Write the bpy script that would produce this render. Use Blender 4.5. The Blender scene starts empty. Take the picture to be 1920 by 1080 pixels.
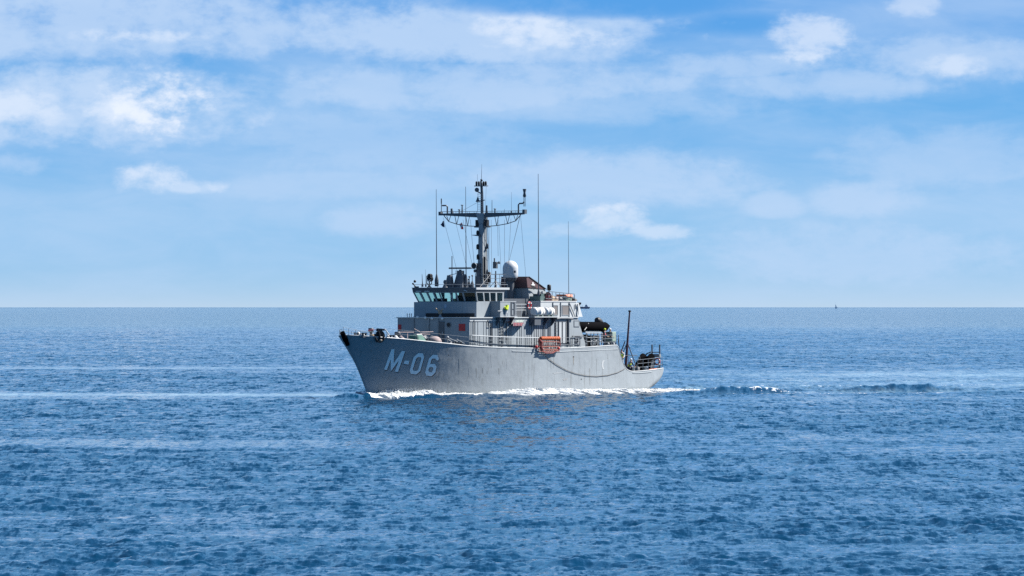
import bpy, bmesh, math, random
import numpy as np
from mathutils import Vector, Matrix
random.seed(7); rng = np.random.default_rng(11)
R = math.radians
scn = bpy.context.scene
col = scn.collection

# ------------------------------------------------------------------ camera
H = 8.2                                   # eye height above the sea
FPX = 10000.0                             # focal length in pixels of a 1920 wide picture
cam_d = bpy.data.cameras.new('camera'); cam = bpy.data.objects.new('camera', cam_d); col.objects.link(cam)
cam_d.sensor_width = 36.0; cam_d.lens = 36.0 * FPX / 1920.0
cam.location = (0, 0, H); cam.rotation_euler = (R(90) + math.atan(36 / FPX), 0, 0)
cam_d.clip_start = 1.0; cam_d.clip_end = 400000.0
scn.camera = cam

# ------------------------------------------------------------------ sun and sky
SUN_EL = R(46); SUN_AZ = math.atan2(0.95, 0.31)     # azimuth from +Y towards +X
SUNV = Vector((math.sin(SUN_AZ) * math.cos(SUN_EL), math.cos(SUN_AZ) * math.cos(SUN_EL), math.sin(SUN_EL)))
sd = bpy.data.lights.new('sun', 'SUN'); sun = bpy.data.objects.new('sun', sd); col.objects.link(sun)
sd.energy = 5.0; sd.angle = R(0.5); sd.color = (1.0, 0.96, 0.90)
sun.rotation_euler = SUNV.to_track_quat('Z', 'Y').to_euler(); sun.location = (60, 400, 80)

w = bpy.data.worlds.new('World'); scn.world = w; w.use_nodes = True
nt = w.node_tree; nt.nodes.clear()
def N(t, **kw):
    n = nt.nodes.new(t)
    for k, v in kw.items(): setattr(n, k, v)
    return n
def L(a, b): nt.links.new(a, b)
def val(sock, v): sock.default_value = v
def mth(op, a, b=None, c=None, clamp=False):
    n = N('ShaderNodeMath', operation=op); n.use_clamp = clamp
    for i, v in enumerate((a, b, c)):
        if v is None: continue
        if isinstance(v, (int, float)): n.inputs[i].default_value = v
        else: L(v, n.inputs[i])
    return n.outputs[0]
def mixc(f, a, b, mode='MIX'):
    n = N('ShaderNodeMix', data_type='RGBA', blend_type=mode)
    for s, v in ((n.inputs[0], f), (n.inputs[6], a), (n.inputs[7], b)):
        if isinstance(v, (int, float)): s.default_value = v
        elif isinstance(v, tuple): s.default_value = (*v, 1)
        else: L(v, s)
    return n.outputs[2]
def smooth(x, a, b):
    n = N('ShaderNodeMapRange', interpolation_type='SMOOTHSTEP')
    L(x, n.inputs[0]); n.inputs[1].default_value = a; n.inputs[2].default_value = b
    return n.outputs[0]
out = N('ShaderNodeOutputWorld'); bg = N('ShaderNodeBackground'); L(bg.outputs[0], out.inputs[0])
SKY_STRENGTH = 0.05
bg.inputs[1].default_value = SKY_STRENGTH
tc = N('ShaderNodeTexCoord')
sep = N('ShaderNodeSeparateXYZ'); L(tc.outputs['Generated'], sep.inputs[0])
zz = mth('MAXIMUM', sep.outputs[2], 0.0)
# the air is very clear: the pale horizon belt is thin, so the sky is looked up a little higher than the ray
zlift = mth('ADD', mth('MULTIPLY', mth('POWER', zz, 0.72), 1.55), 0.035)
cmb = N('ShaderNodeCombineXYZ'); L(sep.outputs[0], cmb.inputs[0]); L(sep.outputs[1], cmb.inputs[1]); L(zlift, cmb.inputs[2])
nrm = N('ShaderNodeVectorMath', operation='NORMALIZE'); L(cmb.outputs[0], nrm.inputs[0])
sky = N('ShaderNodeTexSky', sky_type='NISHITA'); sky.sun_disc = False
sky.sun_elevation = SUN_EL; sky.sun_rotation = SUN_AZ
sky.altitude = 0; sky.air_density = 1.0; sky.dust_density = 0.6; sky.ozone_density = 2.5
L(nrm.outputs[0], sky.inputs[0])
grad = N('ShaderNodeValToRGB'); grad.color_ramp.interpolation = 'EASE'
L(mth('POWER', zz, 0.5), grad.inputs[0])
for e_, c_ in ((0.0, (3.8, 5.5, 7.65)), (0.9, (1.9, 4.5, 7.6)), (2.0, (.8, 3.6, 7.4)), (3.4, (.35, 2.85, 7.2)), (9, (.5, 3.5, 7.3)), (18, (.4, 2.65, 6.0)), (38, (.30, 1.2, 3.5)), (90, (.22, .75, 2.2))):
    ps = math.sqrt(math.sin(R(e_))); el_ = grad.color_ramp.elements
    i_ = 0 if e_ == 0 else 1 if e_ == 90 else None
    q_ = el_[0] if e_ == 0 else el_.new(ps) if e_ < 90 else el_[len(el_) - 1]
    q_.position = ps; q_.color = (*c_, 1)
skyc = mixc(0.75, sky.outputs[0], grad.outputs[0])
# clouds: azimuth / elevation in degrees
az = mth('MULTIPLY', mth('ARCTAN2', sep.outputs[0], sep.outputs[1]), 57.2958)
el = mth('MULTIPLY', mth('ARCSINE', sep.outputs[2]), 57.2958)
def cloudnoise(sx, sy, scale, detail, rough, off, dist=0.0):
    c = N('ShaderNodeCombineXYZ'); L(mth('MULTIPLY', az, sx), c.inputs[0]); L(mth('MULTIPLY', el, sy), c.inputs[1]); c.inputs[2].default_value = off
    n = N('ShaderNodeTexNoise'); n.inputs['Scale'].default_value = scale; n.inputs['Detail'].default_value = detail
    n.inputs['Roughness'].default_value = rough; n.inputs['Distortion'].default_value = dist
    L(c.outputs[0], n.inputs['Vector']); return n.outputs[0]
n_big = cloudnoise(0.16, 0.75, 1.0, 6, 0.55, 3.1, 0.3)
n_mid = cloudnoise(0.55, 1.7, 1.3, 8, 0.6, 8.4, 0.4)
n_puf = cloudnoise(1.1, 1.7, 1.5, 9, 0.58, 5.2, 0.15)
n_fin = cloudnoise(2.2, 3.4, 2.0, 7, 0.62, 1.7, 0.2)
high = smooth(el, 8.0, 25.0)               # the overcast streaks lie low over the horizon; overhead it is clear
def px2az(x): return math.degrees(math.atan((x - 960) / FPX))
def px2el(y): return math.degrees(math.atan((576 - y) / FPX))
def blob(x, y, rx, ry, flat=0.45):
    """a cumulus seat: an ellipse in azimuth/elevation with a flatter base; 1 in the middle to 0 outside"""
    a0, e0, ra, re = px2az(x), px2el(y), rx / FPX * 57.2958, ry / FPX * 57.2958
    dx = mth('DIVIDE', mth('SUBTRACT', az, a0), ra)
    dy = mth('DIVIDE', mth('SUBTRACT', el, e0), re)
    up = mth('MAXIMUM', dy, 0.0); dn = mth('MINIMUM', dy, 0.0)
    d2 = mth('ADD', mth('MULTIPLY', dx, dx), mth('ADD', mth('MULTIPLY', up, up), mth('MULTIPLY', mth('MULTIPLY', dn, dn), 1 / flat ** 2)))
    return mth('SUBTRACT', 1.0, d2)
# thin high veil over all of the sky, in long streaks; thinner towards the horizon
veil = smooth(mth('ADD', mth('MULTIPLY', n_big, 0.65), mth('MULTIPLY', n_mid, 0.38)), 0.34, 0.70)
gap = mth('MAXIMUM', mth('MAXIMUM', blob(1130, 8, 330, 34, 1.0), blob(1380, 45, 140, 30, 1.0)), mth('MULTIPLY', blob(900, 262, 700, 50, 1.0), .45))       # clear blue gaps in the veil
gap = mth('MAXIMUM', mth('ADD', gap, mth('MULTIPLY', mth('SUBTRACT', n_puf, .5), .6)), 0.0)
veil = mth('MULTIPLY', mth('MULTIPLY', veil, mth('MULTIPLY', mth('SUBTRACT', 1.0, mth('MINIMUM', gap, .95)), 0.62)), mth('SUBTRACT', 1.0, mth('MULTIPLY', high, .6)))
nse = mth('ADD', mth('MULTIPLY', mth('SUBTRACT', n_puf, 0.5), 2.6), mth('ADD', mth('MULTIPLY', mth('SUBTRACT', n_fin, 0.5), 1.3), mth('MULTIPLY', mth('SUBTRACT', n_mid, 0.5), 1.2)))
def cumulus(lst, lo, hi, wt):
    tot = None
    for b in lst:
        m = mth('MULTIPLY_ADD', nse, wt, blob(*b[:4], b[5] if len(b) > 5 else 0.45))
        m = mth('MULTIPLY', smooth(m, lo, hi), b[4])
        tot = m if tot is None else mth('MAXIMUM', tot, m)
    return tot
crisp = cumulus([(290, 200, 105, 64, .98, .8), (215, 210, 90, 30, .6, .8), (1515, 75, 80, 55, .60, 1.0),
                 (985, 52, 95, 44, .60, .9), (1060, 75, 110, 22, .5, .9), (1725, 8, 60, 30, .45, .9), (1320, 72, 20, 14, .7, .9), (1790, 128, 80, 26, .5, .9), (40, 205, 120, 40, .5, .9), (260, 68, 150, 16, .5, .9)], -0.10, 1.35, 1.55)
low_ = cumulus([(285, 340, 95, 40, .68, .75), (345, 350, 85, 18, .5, .9), (1155, 418, 100, 42, .62, .7), (1225, 434, 90, 20, .56, .9), (1090, 432, 110, 22, .36, .9)], -.05, .95, .95)
crisp = mth('MAXIMUM', crisp, low_)
soft = cumulus([(110, 205, 360, 95, .95, .8), (150, 50, 520, 90, .78, .8), (880, 70, 400, 70, .82, .8), (880, 165, 440, 56, .66, .8),
                (1400, 125, 190, 30, .62, .8), (1560, 160, 230, 36, .58, .8), (1790, 115, 220, 50, .65, .8), (1150, 345, 290, 65, .66, .8),
                (1620, 375, 110, 42, .62, .8), (1450, 385, 65, 30, .58, .8), (700, 415, 110, 40, .55, .8), (1600, 480, 340, 60, .50, .9),
                (620, 350, 230, 34, .40, .8), (30, 310, 60, 26, .55, .8), (560, 175, 60, 20, .5, .8), (700, 270, 280, 70, .38, .9), (1150, 200, 260, 40, .4, .9), (1780, 300, 260, 60, .35, .9)], -0.40, 1.0, 1.0)
cl = mth('SUBTRACT', 1.0, mth('MULTIPLY', mth('SUBTRACT', 1.0, mth('MULTIPLY', veil, 0.85)), mth('MULTIPLY', mth('SUBTRACT', 1.0, crisp), mth('SUBTRACT', 1.0, soft))))
tg = mth('ADD', blob(1130, 4, 340, 34, 1.0), mth('MULTIPLY', mth('SUBTRACT', n_puf, .5), 1.2))
cl = mth('MULTIPLY', cl, mth('SUBTRACT', 1.0, mth('MULTIPLY', smooth(tg, -.1, .8), .8)))
cloud_col = mixc(crisp, (4.5, 5.9, 7.95), (7.1, 7.7, 8.7))
skymix = mixc(cl, skyc, cloud_col)
L(skymix, bg.inputs[0])

scn.view_settings.view_transform = 'Standard'; scn.view_settings.look = 'None'
scn.view_settings.exposure = 1.25; scn.view_settings.gamma = 1.0
scn.view_settings.use_curve_mapping = False
scn.render.engine = 'CYCLES'
scn.cycles.max_bounces = 8; scn.cycles.transparent_max_bounces = 12
scn.cycles.use_adaptive_sampling = False; w.cycles.sampling_method = 'MANUAL'; w.cycles.sample_map_resolution = 2048
scn.cycles.use_denoising = False; scn.cycles.denoiser = 'OPENIMAGEDENOISE'; scn.cycles.denoising_input_passes = 'RGB_ALBEDO_NORMAL'; scn.cycles.denoising_prefilter = 'ACCURATE'
scn.cycles.caustics_reflective = False; scn.cycles.caustics_refractive = False; scn.cycles.sample_clamp_indirect = 0.09; scn.cycles.sample_clamp_direct = 3.0; scn.cycles.blur_glossy = 2.0; scn.cycles.diffuse_bounces = 2; scn.cycles.glossy_bounces = 3

# ------------------------------------------------------------------ materials
def mat_base(name):
    m = bpy.data.materials.new(name); m.use_nodes = True
    t = m.node_tree; b = t.nodes['Principled BSDF']; return m, t, b
def paint(name, c, rough=0.5, var=0.10, scale=1.2, streak=0.0, metal=0.0, spec=0.4, bump=0.0):
    """weathered paint: large soft mottling, optional vertical run-off streaks, slight unevenness of the plating"""
    m, t, b = mat_base(name)
    co = t.nodes.new('ShaderNodeTexCoord')
    n1 = t.nodes.new('ShaderNodeTexNoise'); n1.inputs['Scale'].default_value = scale; n1.inputs['Detail'].default_value = 6; n1.inputs['Roughness'].default_value = 0.6
    t.links.new(co.outputs['Object'], n1.inputs['Vector'])
    rmp = t.nodes.new('ShaderNodeMapRange'); rmp.inputs[1].default_value = 0.25; rmp.inputs[2].default_value = 0.75
    rmp.inputs[3].default_value = 1 - var; rmp.inputs[4].default_value = 1 + var
    t.links.new(n1.outputs[0], rmp.inputs[0])
    mul = t.nodes.new('ShaderNodeMix'); mul.data_type = 'RGBA'; mul.blend_type = 'MULTIPLY'; mul.inputs[0].default_value = 1
    mul.inputs[6].default_value = (*c, 1); t.links.new(rmp.outputs[0], mul.inputs[7])
    cout = mul.outputs[2]
    if streak > 0:
        mp = t.nodes.new('ShaderNodeMapping'); mp.inputs['Scale'].default_value = (2.2, 2.2, 0.16)
        t.links.new(co.outputs['Object'], mp.inputs['Vector'])
        n2 = t.nodes.new('ShaderNodeTexNoise'); n2.inputs['Scale'].default_value = 1.6; n2.inputs['Detail'].default_value = 5
        t.links.new(mp.outputs[0], n2.inputs['Vector'])
        r2 = t.nodes.new('ShaderNodeMapRange'); r2.inputs[1].default_value = 0.56; r2.inputs[2].default_value = 0.74
        r2.inputs[3].default_value = 0; r2.inputs[4].default_value = streak; r2.clamp = True
        t.links.new(n2.outputs[0], r2.inputs[0])
        m2 = t.nodes.new('ShaderNodeMix'); m2.data_type = 'RGBA'; t.links.new(r2.outputs[0], m2.inputs[0]); t.links.new(cout, m2.inputs[6])
        m2.inputs[7].default_value = (c[0] * .45, c[1] * .42, c[2] * .38, 1); cout = m2.outputs[2]
    t.links.new(cout, b.inputs['Base Color'])
    b.inputs['Roughness'].default_value = rough; b.inputs['Metallic'].default_value = metal
    b.inputs['Specular IOR Level'].default_value = spec
    if bump > 0:
        n3 = t.nodes.new('ShaderNodeTexNoise'); n3.inputs['Scale'].default_value = 0.9; n3.inputs['Detail'].default_value = 2
        t.links.new(co.outputs['Object'], n3.inputs['Vector'])
        bp = t.nodes.new('ShaderNodeBump'); bp.inputs['Distance'].default_value = bump; bp.inputs['Strength'].default_value = 1
        t.links.new(n3.outputs[0], bp.inputs['Height']); t.links.new(bp.outputs[0], b.inputs['Normal'])
    return m
GREY = (0.240, 0.268, 0.290)
M = {
 'grey': paint('navy_grey_paint', GREY, 0.6, 0.09, 0.8, 0.3, spec=0.25, bump=0.02),
 'light': paint('pale_grey_paint', (0.40, 0.42, 0.43), 0.45, 0.06, 2.0, 0.12),
 'dark': paint('dark_grey_paint', (0.075, 0.085, 0.10), 0.5, 0.12, 2.0, 0.1),
 'mid': paint('mid_grey_paint', (0.20, 0.22, 0.24), 0.5, 0.1, 2.0, 0.15),
 'black': paint('black_paint', (0.012, 0.012, 0.015), 0.6, 0.15, 2.0),
 'rubber': paint('black_rubber', (0.003, 0.003, 0.004), 0.85, 0.2, 3.0, spec=0.02),
 'white': paint('white_paint', (0.62, 0.62, 0.61), 0.4, 0.04, 2.0, 0.08),
 'letter': paint('white_number_paint', (0.90, 0.90, 0.89), 0.5, 0.03, 1.5),
 'red': paint('red_paint', (0.38, 0.02, 0.025), 0.5, 0.1, 2.0),
 'maroon': paint('maroon_paint', (0.13, 0.03, 0.04), 0.5, 0.12, 2.0),
 'orange': paint('orange_rope', (0.34, 0.072, 0.02), 0.75, 0.2, 4.0),
 'orangedark': paint('faded_red_rope', (0.20, 0.045, 0.04), 0.8, 0.25, 4.0),
 'tan': paint('tan_canvas', (0.36, 0.28, 0.20), 0.8, 0.15, 3.0),
 'pink': paint('faded_pink_canvas', (0.30, 0.24, 0.235), 0.8, 0.12, 3.0),
 'green': paint('green_tarpaulin', (0.04, 0.125, 0.10), 0.7, 0.15, 2.5),
 'palegreen': paint('pale_green_paint', (0.24, 0.31, 0.27), 0.6, 0.12, 2.5),
 'yellow': paint('high_visibility_fabric', (0.50, 0.62, 0.02), 0.7, 0.1, 3.0),
 'skin': paint('skin', (0.45, 0.27, 0.19), 0.55, 0.06, 6.0),
 'navy': paint('navy_blue_cloth', (0.02, 0.028, 0.055), 0.8, 0.15, 4.0),
 'cloth': paint('pale_cloth', (0.45, 0.45, 0.44), 0.8, 0.12, 4.0),
 'brown': paint('brown_grey_panel', (0.155, 0.14, 0.135), 0.5, 0.08, 2.0, 0.15),
 'rope': paint('grey_rope', (0.12, 0.115, 0.11), 0.85, 0.2, 6.0),
 'deck': paint('deck_coating', (0.12, 0.14, 0.14), 0.8, 0.15, 1.0),
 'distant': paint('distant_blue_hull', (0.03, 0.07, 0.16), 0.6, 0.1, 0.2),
 'flagblue': paint('dark_blue_flag', (0.015, 0.025, 0.07), 0.8, 0.1, 3.0),
 'flagred': paint('red_flag', (0.75, 0.03, 0.04), 0.8, 0.08, 3.0),
 'flagwhite': paint('white_flag', (0.8, 0.8, 0.8), 0.8, 0.05, 3.0),
 'smudge': paint('dark_scuff', (0.12, 0.125, 0.13), 0.7, 0.5, 6.0),
}
def hull_material():
    m = paint('hull_grey_paint', GREY, 0.6, 0.10, 0.35, 0.55, spec=0.25, bump=0.05)
    t = m.node_tree; b = t.nodes['Principled BSDF']
    src = b.inputs['Base Color'].links[0].from_socket
    co = t.nodes.new('ShaderNodeTexCoord'); sp = t.nodes.new('ShaderNodeSeparateXYZ'); t.links.new(co.outputs['Object'], sp.inputs[0])
    nz = t.nodes.new('ShaderNodeTexNoise'); nz.inputs['Scale'].default_value = 1.5; nz.inputs['Detail'].default_value = 5; t.links.new(co.outputs['Object'], nz.inputs['Vector'])
    ad = t.nodes.new('ShaderNodeMath'); ad.operation = 'MULTIPLY_ADD'; t.links.new(nz.outputs[0], ad.inputs[0]); ad.inputs[1].default_value = -0.5; t.links.new(sp.outputs[2], ad.inputs[2])
    mr = t.nodes.new('ShaderNodeMapRange'); mr.inputs[1].default_value = 0.0; mr.inputs[2].default_value = 0.30; mr.inputs[3].default_value = 0.6; mr.inputs[4].default_value = 0
    t.links.new(ad.outputs[0], mr.inputs[0])
    mx = t.nodes.new('ShaderNodeMix'); mx.data_type = 'RGBA'; t.links.new(mr.outputs[0], mx.inputs[0]); t.links.new(src, mx.inputs[6]); mx.inputs[7].default_value = (0.10, 0.12, 0.115, 1)
    t.links.new(mx.outputs[2], b.inputs['Base Color'])
    return m
M['hull'] = hull_material()
def glass_material():
    m, t, b = mat_base('bridge_window_glass'); t.nodes.remove(b)
    o = t.nodes['Material Output']
    tr = t.nodes.new('ShaderNodeBsdfTransparent'); tr.inputs[0].default_value = (0.83, 0.94, 0.92, 1)
    gl = t.nodes.new('ShaderNodeBsdfGlossy'); gl.inputs['Roughness'].default_value = 0.02
    lw = t.nodes.new('ShaderNodeLayerWeight'); pw = t.nodes.new('ShaderNodeMath'); pw.operation = 'POWER'; t.links.new(lw.outputs['Facing'], pw.inputs[0]); pw.inputs[1].default_value = 4
    fr = t.nodes.new('ShaderNodeMath'); fr.operation = 'MULTIPLY_ADD'; t.links.new(pw.outputs[0], fr.inputs[0]); fr.inputs[1].default_value = .6; fr.inputs[2].default_value = .03
    mx = t.nodes.new('ShaderNodeMixShader'); t.links.new(fr.outputs[0], mx.inputs[0]); t.links.new(tr.outputs[0], mx.inputs[1]); t.links.new(gl.outputs[0], mx.inputs[2])
    t.links.new(mx.outputs[0], o.inputs[0]); return m
M['glass'] = glass_material()

# ------------------------------------------------------------------ ship frame: x metres aft of the stem head, p metres to port, z up
TH = R(58); CT, ST = math.cos(TH), math.sin(TH)
OY = 478.0; OX = (645 - 960) * OY / FPX
SHIP = Matrix.Translation((OX, OY, 0)) @ Matrix.Rotation(TH, 4, 'Z')
def on_p(px, py, p):
    """ship coordinates of the point of the plane 'p metres to port' at a photograph position"""
    k = (px - 960) / FPX
    x = (k * (OY - p * CT) - OX - p * ST) / (CT - k * ST); Y = OY + x * ST - p * CT
    return (x, p, H - (py - 576) * Y / FPX)
def on_x(px, py, x):
    k = (px - 960) / FPX
    p = (k * (OY + x * ST) - OX - x * CT) / (ST + k * CT); Y = OY + x * ST - p * CT
    return (x, p, H - (py - 576) * Y / FPX)

class MB:
    """collects shapes given in ship coordinates (aft, port, up) and links them as one mesh object"""
    def __init__(s): s.v = []; s.f = []; s.sm = []
    def add(s, vs, fs, smooth=False):
        o = len(s.v); s.v += [tuple(v) for v in vs]; s.f += [tuple(i + o for i in f) for f in fs]; s.sm += [smooth] * len(fs); return s
    def hexa(s, a):     # 8 corners: bottom loop of four, top loop of four
        return s.add(a, [(0, 1, 2, 3), (7, 6, 5, 4), (0, 4, 5, 1), (1, 5, 6, 2), (2, 6, 7, 3), (3, 7, 4, 0)])
    def box(s, x0, x1, p0, p1, z0, z1):
        return s.hexa([(x0, p0, z0), (x1, p0, z0), (x1, p1, z0), (x0, p1, z0), (x0, p0, z1), (x1, p0, z1), (x1, p1, z1), (x0, p1, z1)])
    def cbox(s, c, dx, dp, dz):
        return s.box(c[0] - dx / 2, c[0] + dx / 2, c[1] - dp / 2, c[1] + dp / 2, c[2] - dz / 2, c[2] + dz / 2)
    def frust(s, x0, x1, p0, p1, z0, X0, X1, P0, P1, z1):
        return s.hexa([(x0, p0, z0), (x1, p0, z0), (x1, p1, z0), (x0, p1, z0), (X0, P0, z1), (X1, P0, z1), (X1, P1, z1), (X0, P1, z1)])
    def slab(s, a, b, c, d, t):     # quad a b c d thickened by vector t
        t = Vector(t); q = [Vector(i) for i in (a, b, c, d)]
        return s.hexa([*q, *[i + t for i in q]])
    def tube(s, pts, r, n=6, cap=True, radii=None):
        pts = [Vector(p) for p in pts]; k = len(pts); vs = []; up = None
        for i, p in enumerate(pts):
            d = (pts[min(i + 1, k - 1)] - pts[max(i - 1, 0)]).normalized()
            a = d.cross(Vector((0, 0, 1)) if abs(d.z) < 0.95 else Vector((1, 0, 0))).normalized(); b = d.cross(a)
            rr = radii[i] if radii else r
            vs += [p + (a * math.cos(2 * math.pi * j / n) + b * math.sin(2 * math.pi * j / n)) * rr for j in range(n)]
        fs = [(i * n + j, i * n + (j + 1) % n, (i + 1) * n + (j + 1) % n, (i + 1) * n + j) for i in range(k - 1) for j in range(n)]
        s.add(vs, fs, n > 5)
        if cap: s.add(vs[:n], [tuple(range(n))]); s.add(vs[-n:], [tuple(range(n))])
        return s
    def rod(s, a, b, r, n=6, r2=None): return s.tube([a, b], r, n, True, [r, r if r2 is None else r2])
    def lathe(s, c, prof, n=16, axis='z'):    # prof: (radius, distance along the axis)
        vs = []
        for r, h in prof:
            for j in range(n):
                a = 2 * math.pi * j / n; u, v = r * math.cos(a), r * math.sin(a)
                vs.append((c[0] + u, c[1] + v, c[2] + h) if axis == 'z' else (c[0] + h, c[1] + u, c[2] + v) if axis == 'x' else (c[0] + u, c[1] + h, c[2] + v))
        k = len(prof)
        fs = [(i * n + j, i * n + (j + 1) % n, (i + 1) * n + (j + 1) % n, (i + 1) * n + j) for i in range(k - 1) for j in range(n)]
        s.add(vs, fs, True)
        s.add(vs[:n], [tuple(range(n))]); s.add(vs[-n:], [tuple(range(n))])
        return s
    def ball(s, c, rx, rp=None, rz=None, n=12, m=8):
        rp = rx if rp is None else rp; rz = rx if rz is None else rz
        vs = [(c[0] + rx * math.sin(math.pi * i / m) * math.cos(2 * math.pi * j / n), c[1] + rp * math.sin(math.pi * i / m) * math.sin(2 * math.pi * j / n), c[2] + rz * math.cos(math.pi * i / m)) for i in range(1, m) for j in range(n)]
        fs = [(i * n + j, i * n + (j + 1) % n, (i + 1) * n + (j + 1) % n, (i + 1) * n + j) for i in range(m - 2) for j in range(n)]
        k = len(vs); vs += [(c[0], c[1], c[2] + rz), (c[0], c[1], c[2] - rz)]
        fs += [(k, j, (j + 1) % n) for j in range(n)] + [(k + 1, (m - 2) * n + j, (m - 2) * n + (j + 1) % n) for j in range(n)]
        return s.add(vs, fs, True)
    def ring(s, c, Rr, r, axis='p', n=20, m=8):
        pts = []
        for j in range(n + 1):
            a = 2 * math.pi * j / n; u, v = Rr * math.cos(a), Rr * math.sin(a)
            pts.append((c[0] + u, c[1], c[2] + v) if axis == 'p' else (c[0], c[1] + u, c[2] + v) if axis == 'x' else (c[0] + u, c[1] + v, c[2]))
        return s.tube(pts, r, m, False)
    def build(s, name, m, parent=None, base=(0, 0, 0), bevel=0.0, kind=None, label=None):
        me = bpy.data.meshes.new(name)
        me.from_pydata([(v[0] - base[0], -(v[1] - base[1]), v[2] - base[2]) for v in s.v], [], s.f)
        me.polygons.foreach_set('use_smooth', s.sm)
        bm = bmesh.new(); bm.from_mesh(me)
        if bevel > 0:
            bmesh.ops.remove_doubles(bm, verts=bm.verts, dist=1e-5)
            ed = [e for e in bm.edges if len(e.link_faces) == 2 and e.calc_face_angle(0) > 0.6]
            bmesh.ops.bevel(bm, geom=ed, offset=bevel, segments=1, affect='EDGES')
        bmesh.ops.recalc_face_normals(bm, faces=bm.faces)
        bm.to_mesh(me); bm.free()
        me.materials.append(m if not isinstance(m, str) else M[m])
        o = bpy.data.objects.new(name, me); col.objects.link(o)
        if parent is not None: o.parent = parent
        else: o.matrix_world = SHIP @ Matrix.Translation((base[0], -base[1], base[2]))
        if kind: o['kind'] = kind
        if label: o['label'] = label
        return o
def thing(name, label, cat, base, group=None):
    """an Empty at the base of a thing, standing in the ship's frame"""
    o = bpy.data.objects.new(name, None); col.objects.link(o); o.empty_display_size = 0.3
    o.matrix_world = SHIP @ Matrix.Translation((base[0], -base[1], base[2]))
    o['label'] = label; o['category'] = cat
    if group: o['group'] = group
    return o
def tag(o, label, cat, group=None):
    o['label'] = label; o['category'] = cat
    if group: o['group'] = group
    return o
def part_empty(name, parent):
    o = bpy.data.objects.new(name, None); col.objects.link(o); o.parent = parent; o.empty_display_size = 0.2; return o

# ------------------------------------------------------------------ hull form
LEN = 50.75
def hermite(tab):
    xs = np.array([a for a, _ in tab], float); ys = np.array([b for _, b in tab], float)
    d = np.diff(ys) / np.diff(xs); m = np.zeros(len(xs)); m[0] = d[0]; m[-1] = d[-1]
    for i in range(1, len(xs) - 1): m[i] = 0 if d[i - 1] * d[i] <= 0 else 2 * d[i - 1] * d[i] / (d[i - 1] + d[i])
    def f(x):
        x = np.clip(np.asarray(x, float), xs[0], xs[-1]); i = np.clip(np.searchsorted(xs, x) - 1, 0, len(xs) - 2)
        h = xs[i + 1] - xs[i]; t = (x - xs[i]) / h
        return (2 * t ** 3 - 3 * t ** 2 + 1) * ys[i] + (t ** 3 - 2 * t ** 2 + t) * h * m[i] + (-2 * t ** 3 + 3 * t ** 2) * ys[i + 1] + (t ** 3 - t ** 2) * h * m[i + 1]
    return f
zd = hermite([(0, 5.71), (2.57, 5.50), (5.15, 5.31), (7.76, 5.10), (10.87, 4.87), (14.09, 4.64), (21.2, 4.42), (28.8, 4.34), (34.6, 4.42), (40.25, 4.56), (40.45, 4.42), (40.85, 3.6), (41.2, 3.0), (41.6, 2.52), (42.3, 2.14), (43.3, 2.02), (46.8, 2.10), (50.75, 2.30)])
zb = hermite([(0, -1.2), (44, -1.2), (46.6, -0.55), (48.0, -0.15), (49.2, 0.12), (50.2, 0.48), (50.75, 0.85)])
PD = hermite([(0, 0.05), (0.6, .75), (1.5, 1.5), (3, 2.2), (6, 3.2), (10, 3.97), (14, 4.35), (20, 4.48), (30, 4.5), (38, 4.42), (44, 4.18), (48, 3.95), (50.0, 3.78), (50.5, 3.68), (50.75, 3.45)])
PW = hermite([(0, 0.04), (2, .55), (6, 1.6), (10, 2.6), (14, 3.35), (20, 4.0), (26, 4.3), (36, 4.36), (42, 4.2), (46, 3.98), (49.8, 3.72), (50.5, 3.55), (50.75, 3.3)])
XS = hermite([(-1.2, 4.9), (0, 4.1), (2.0, 2.7), (4.0, 1.3), (5.0, 0.55), (5.5, 0.18), (5.71, 0.0)])
def hull_p(x, z):
    """half breadth of the hull at x, z"""
    s = XS(z); x0 = np.clip((x - s) / (1 - s / LEN), 0, LEN); return _hp(x0, z)
def _hp(x0, z):
    top, bot = zd(x0), zb(x0)
    ref = 5.0
    wv = np.clip(z / ref, 0, 1.1) ** 1.35
    p = PW(x0) * (1 - wv) + PD(x0) * wv
    rb = np.where(x0 > 43, 0.55 + (x0 - 43) * 0.13, 0.6)
    q = np.clip((z - bot) / rb, 0, 1); p = p * (0.35 + 0.65 * np.sqrt(np.clip(1 - (1 - q) ** 2, 0, 1)))
    return p
def on_hull(px, py, off=0.0):
    p = 3.0
    for _ in range(25):
        x, _, z = on_p(px, py, p); p = float(hull_p(x, z)) + off
    return (x, p, z)

ship = thing('naval_ship', 'grey naval minehunter marked M-06 steaming left with white bow wave', 'warship', (0, 0, 0))

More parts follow.
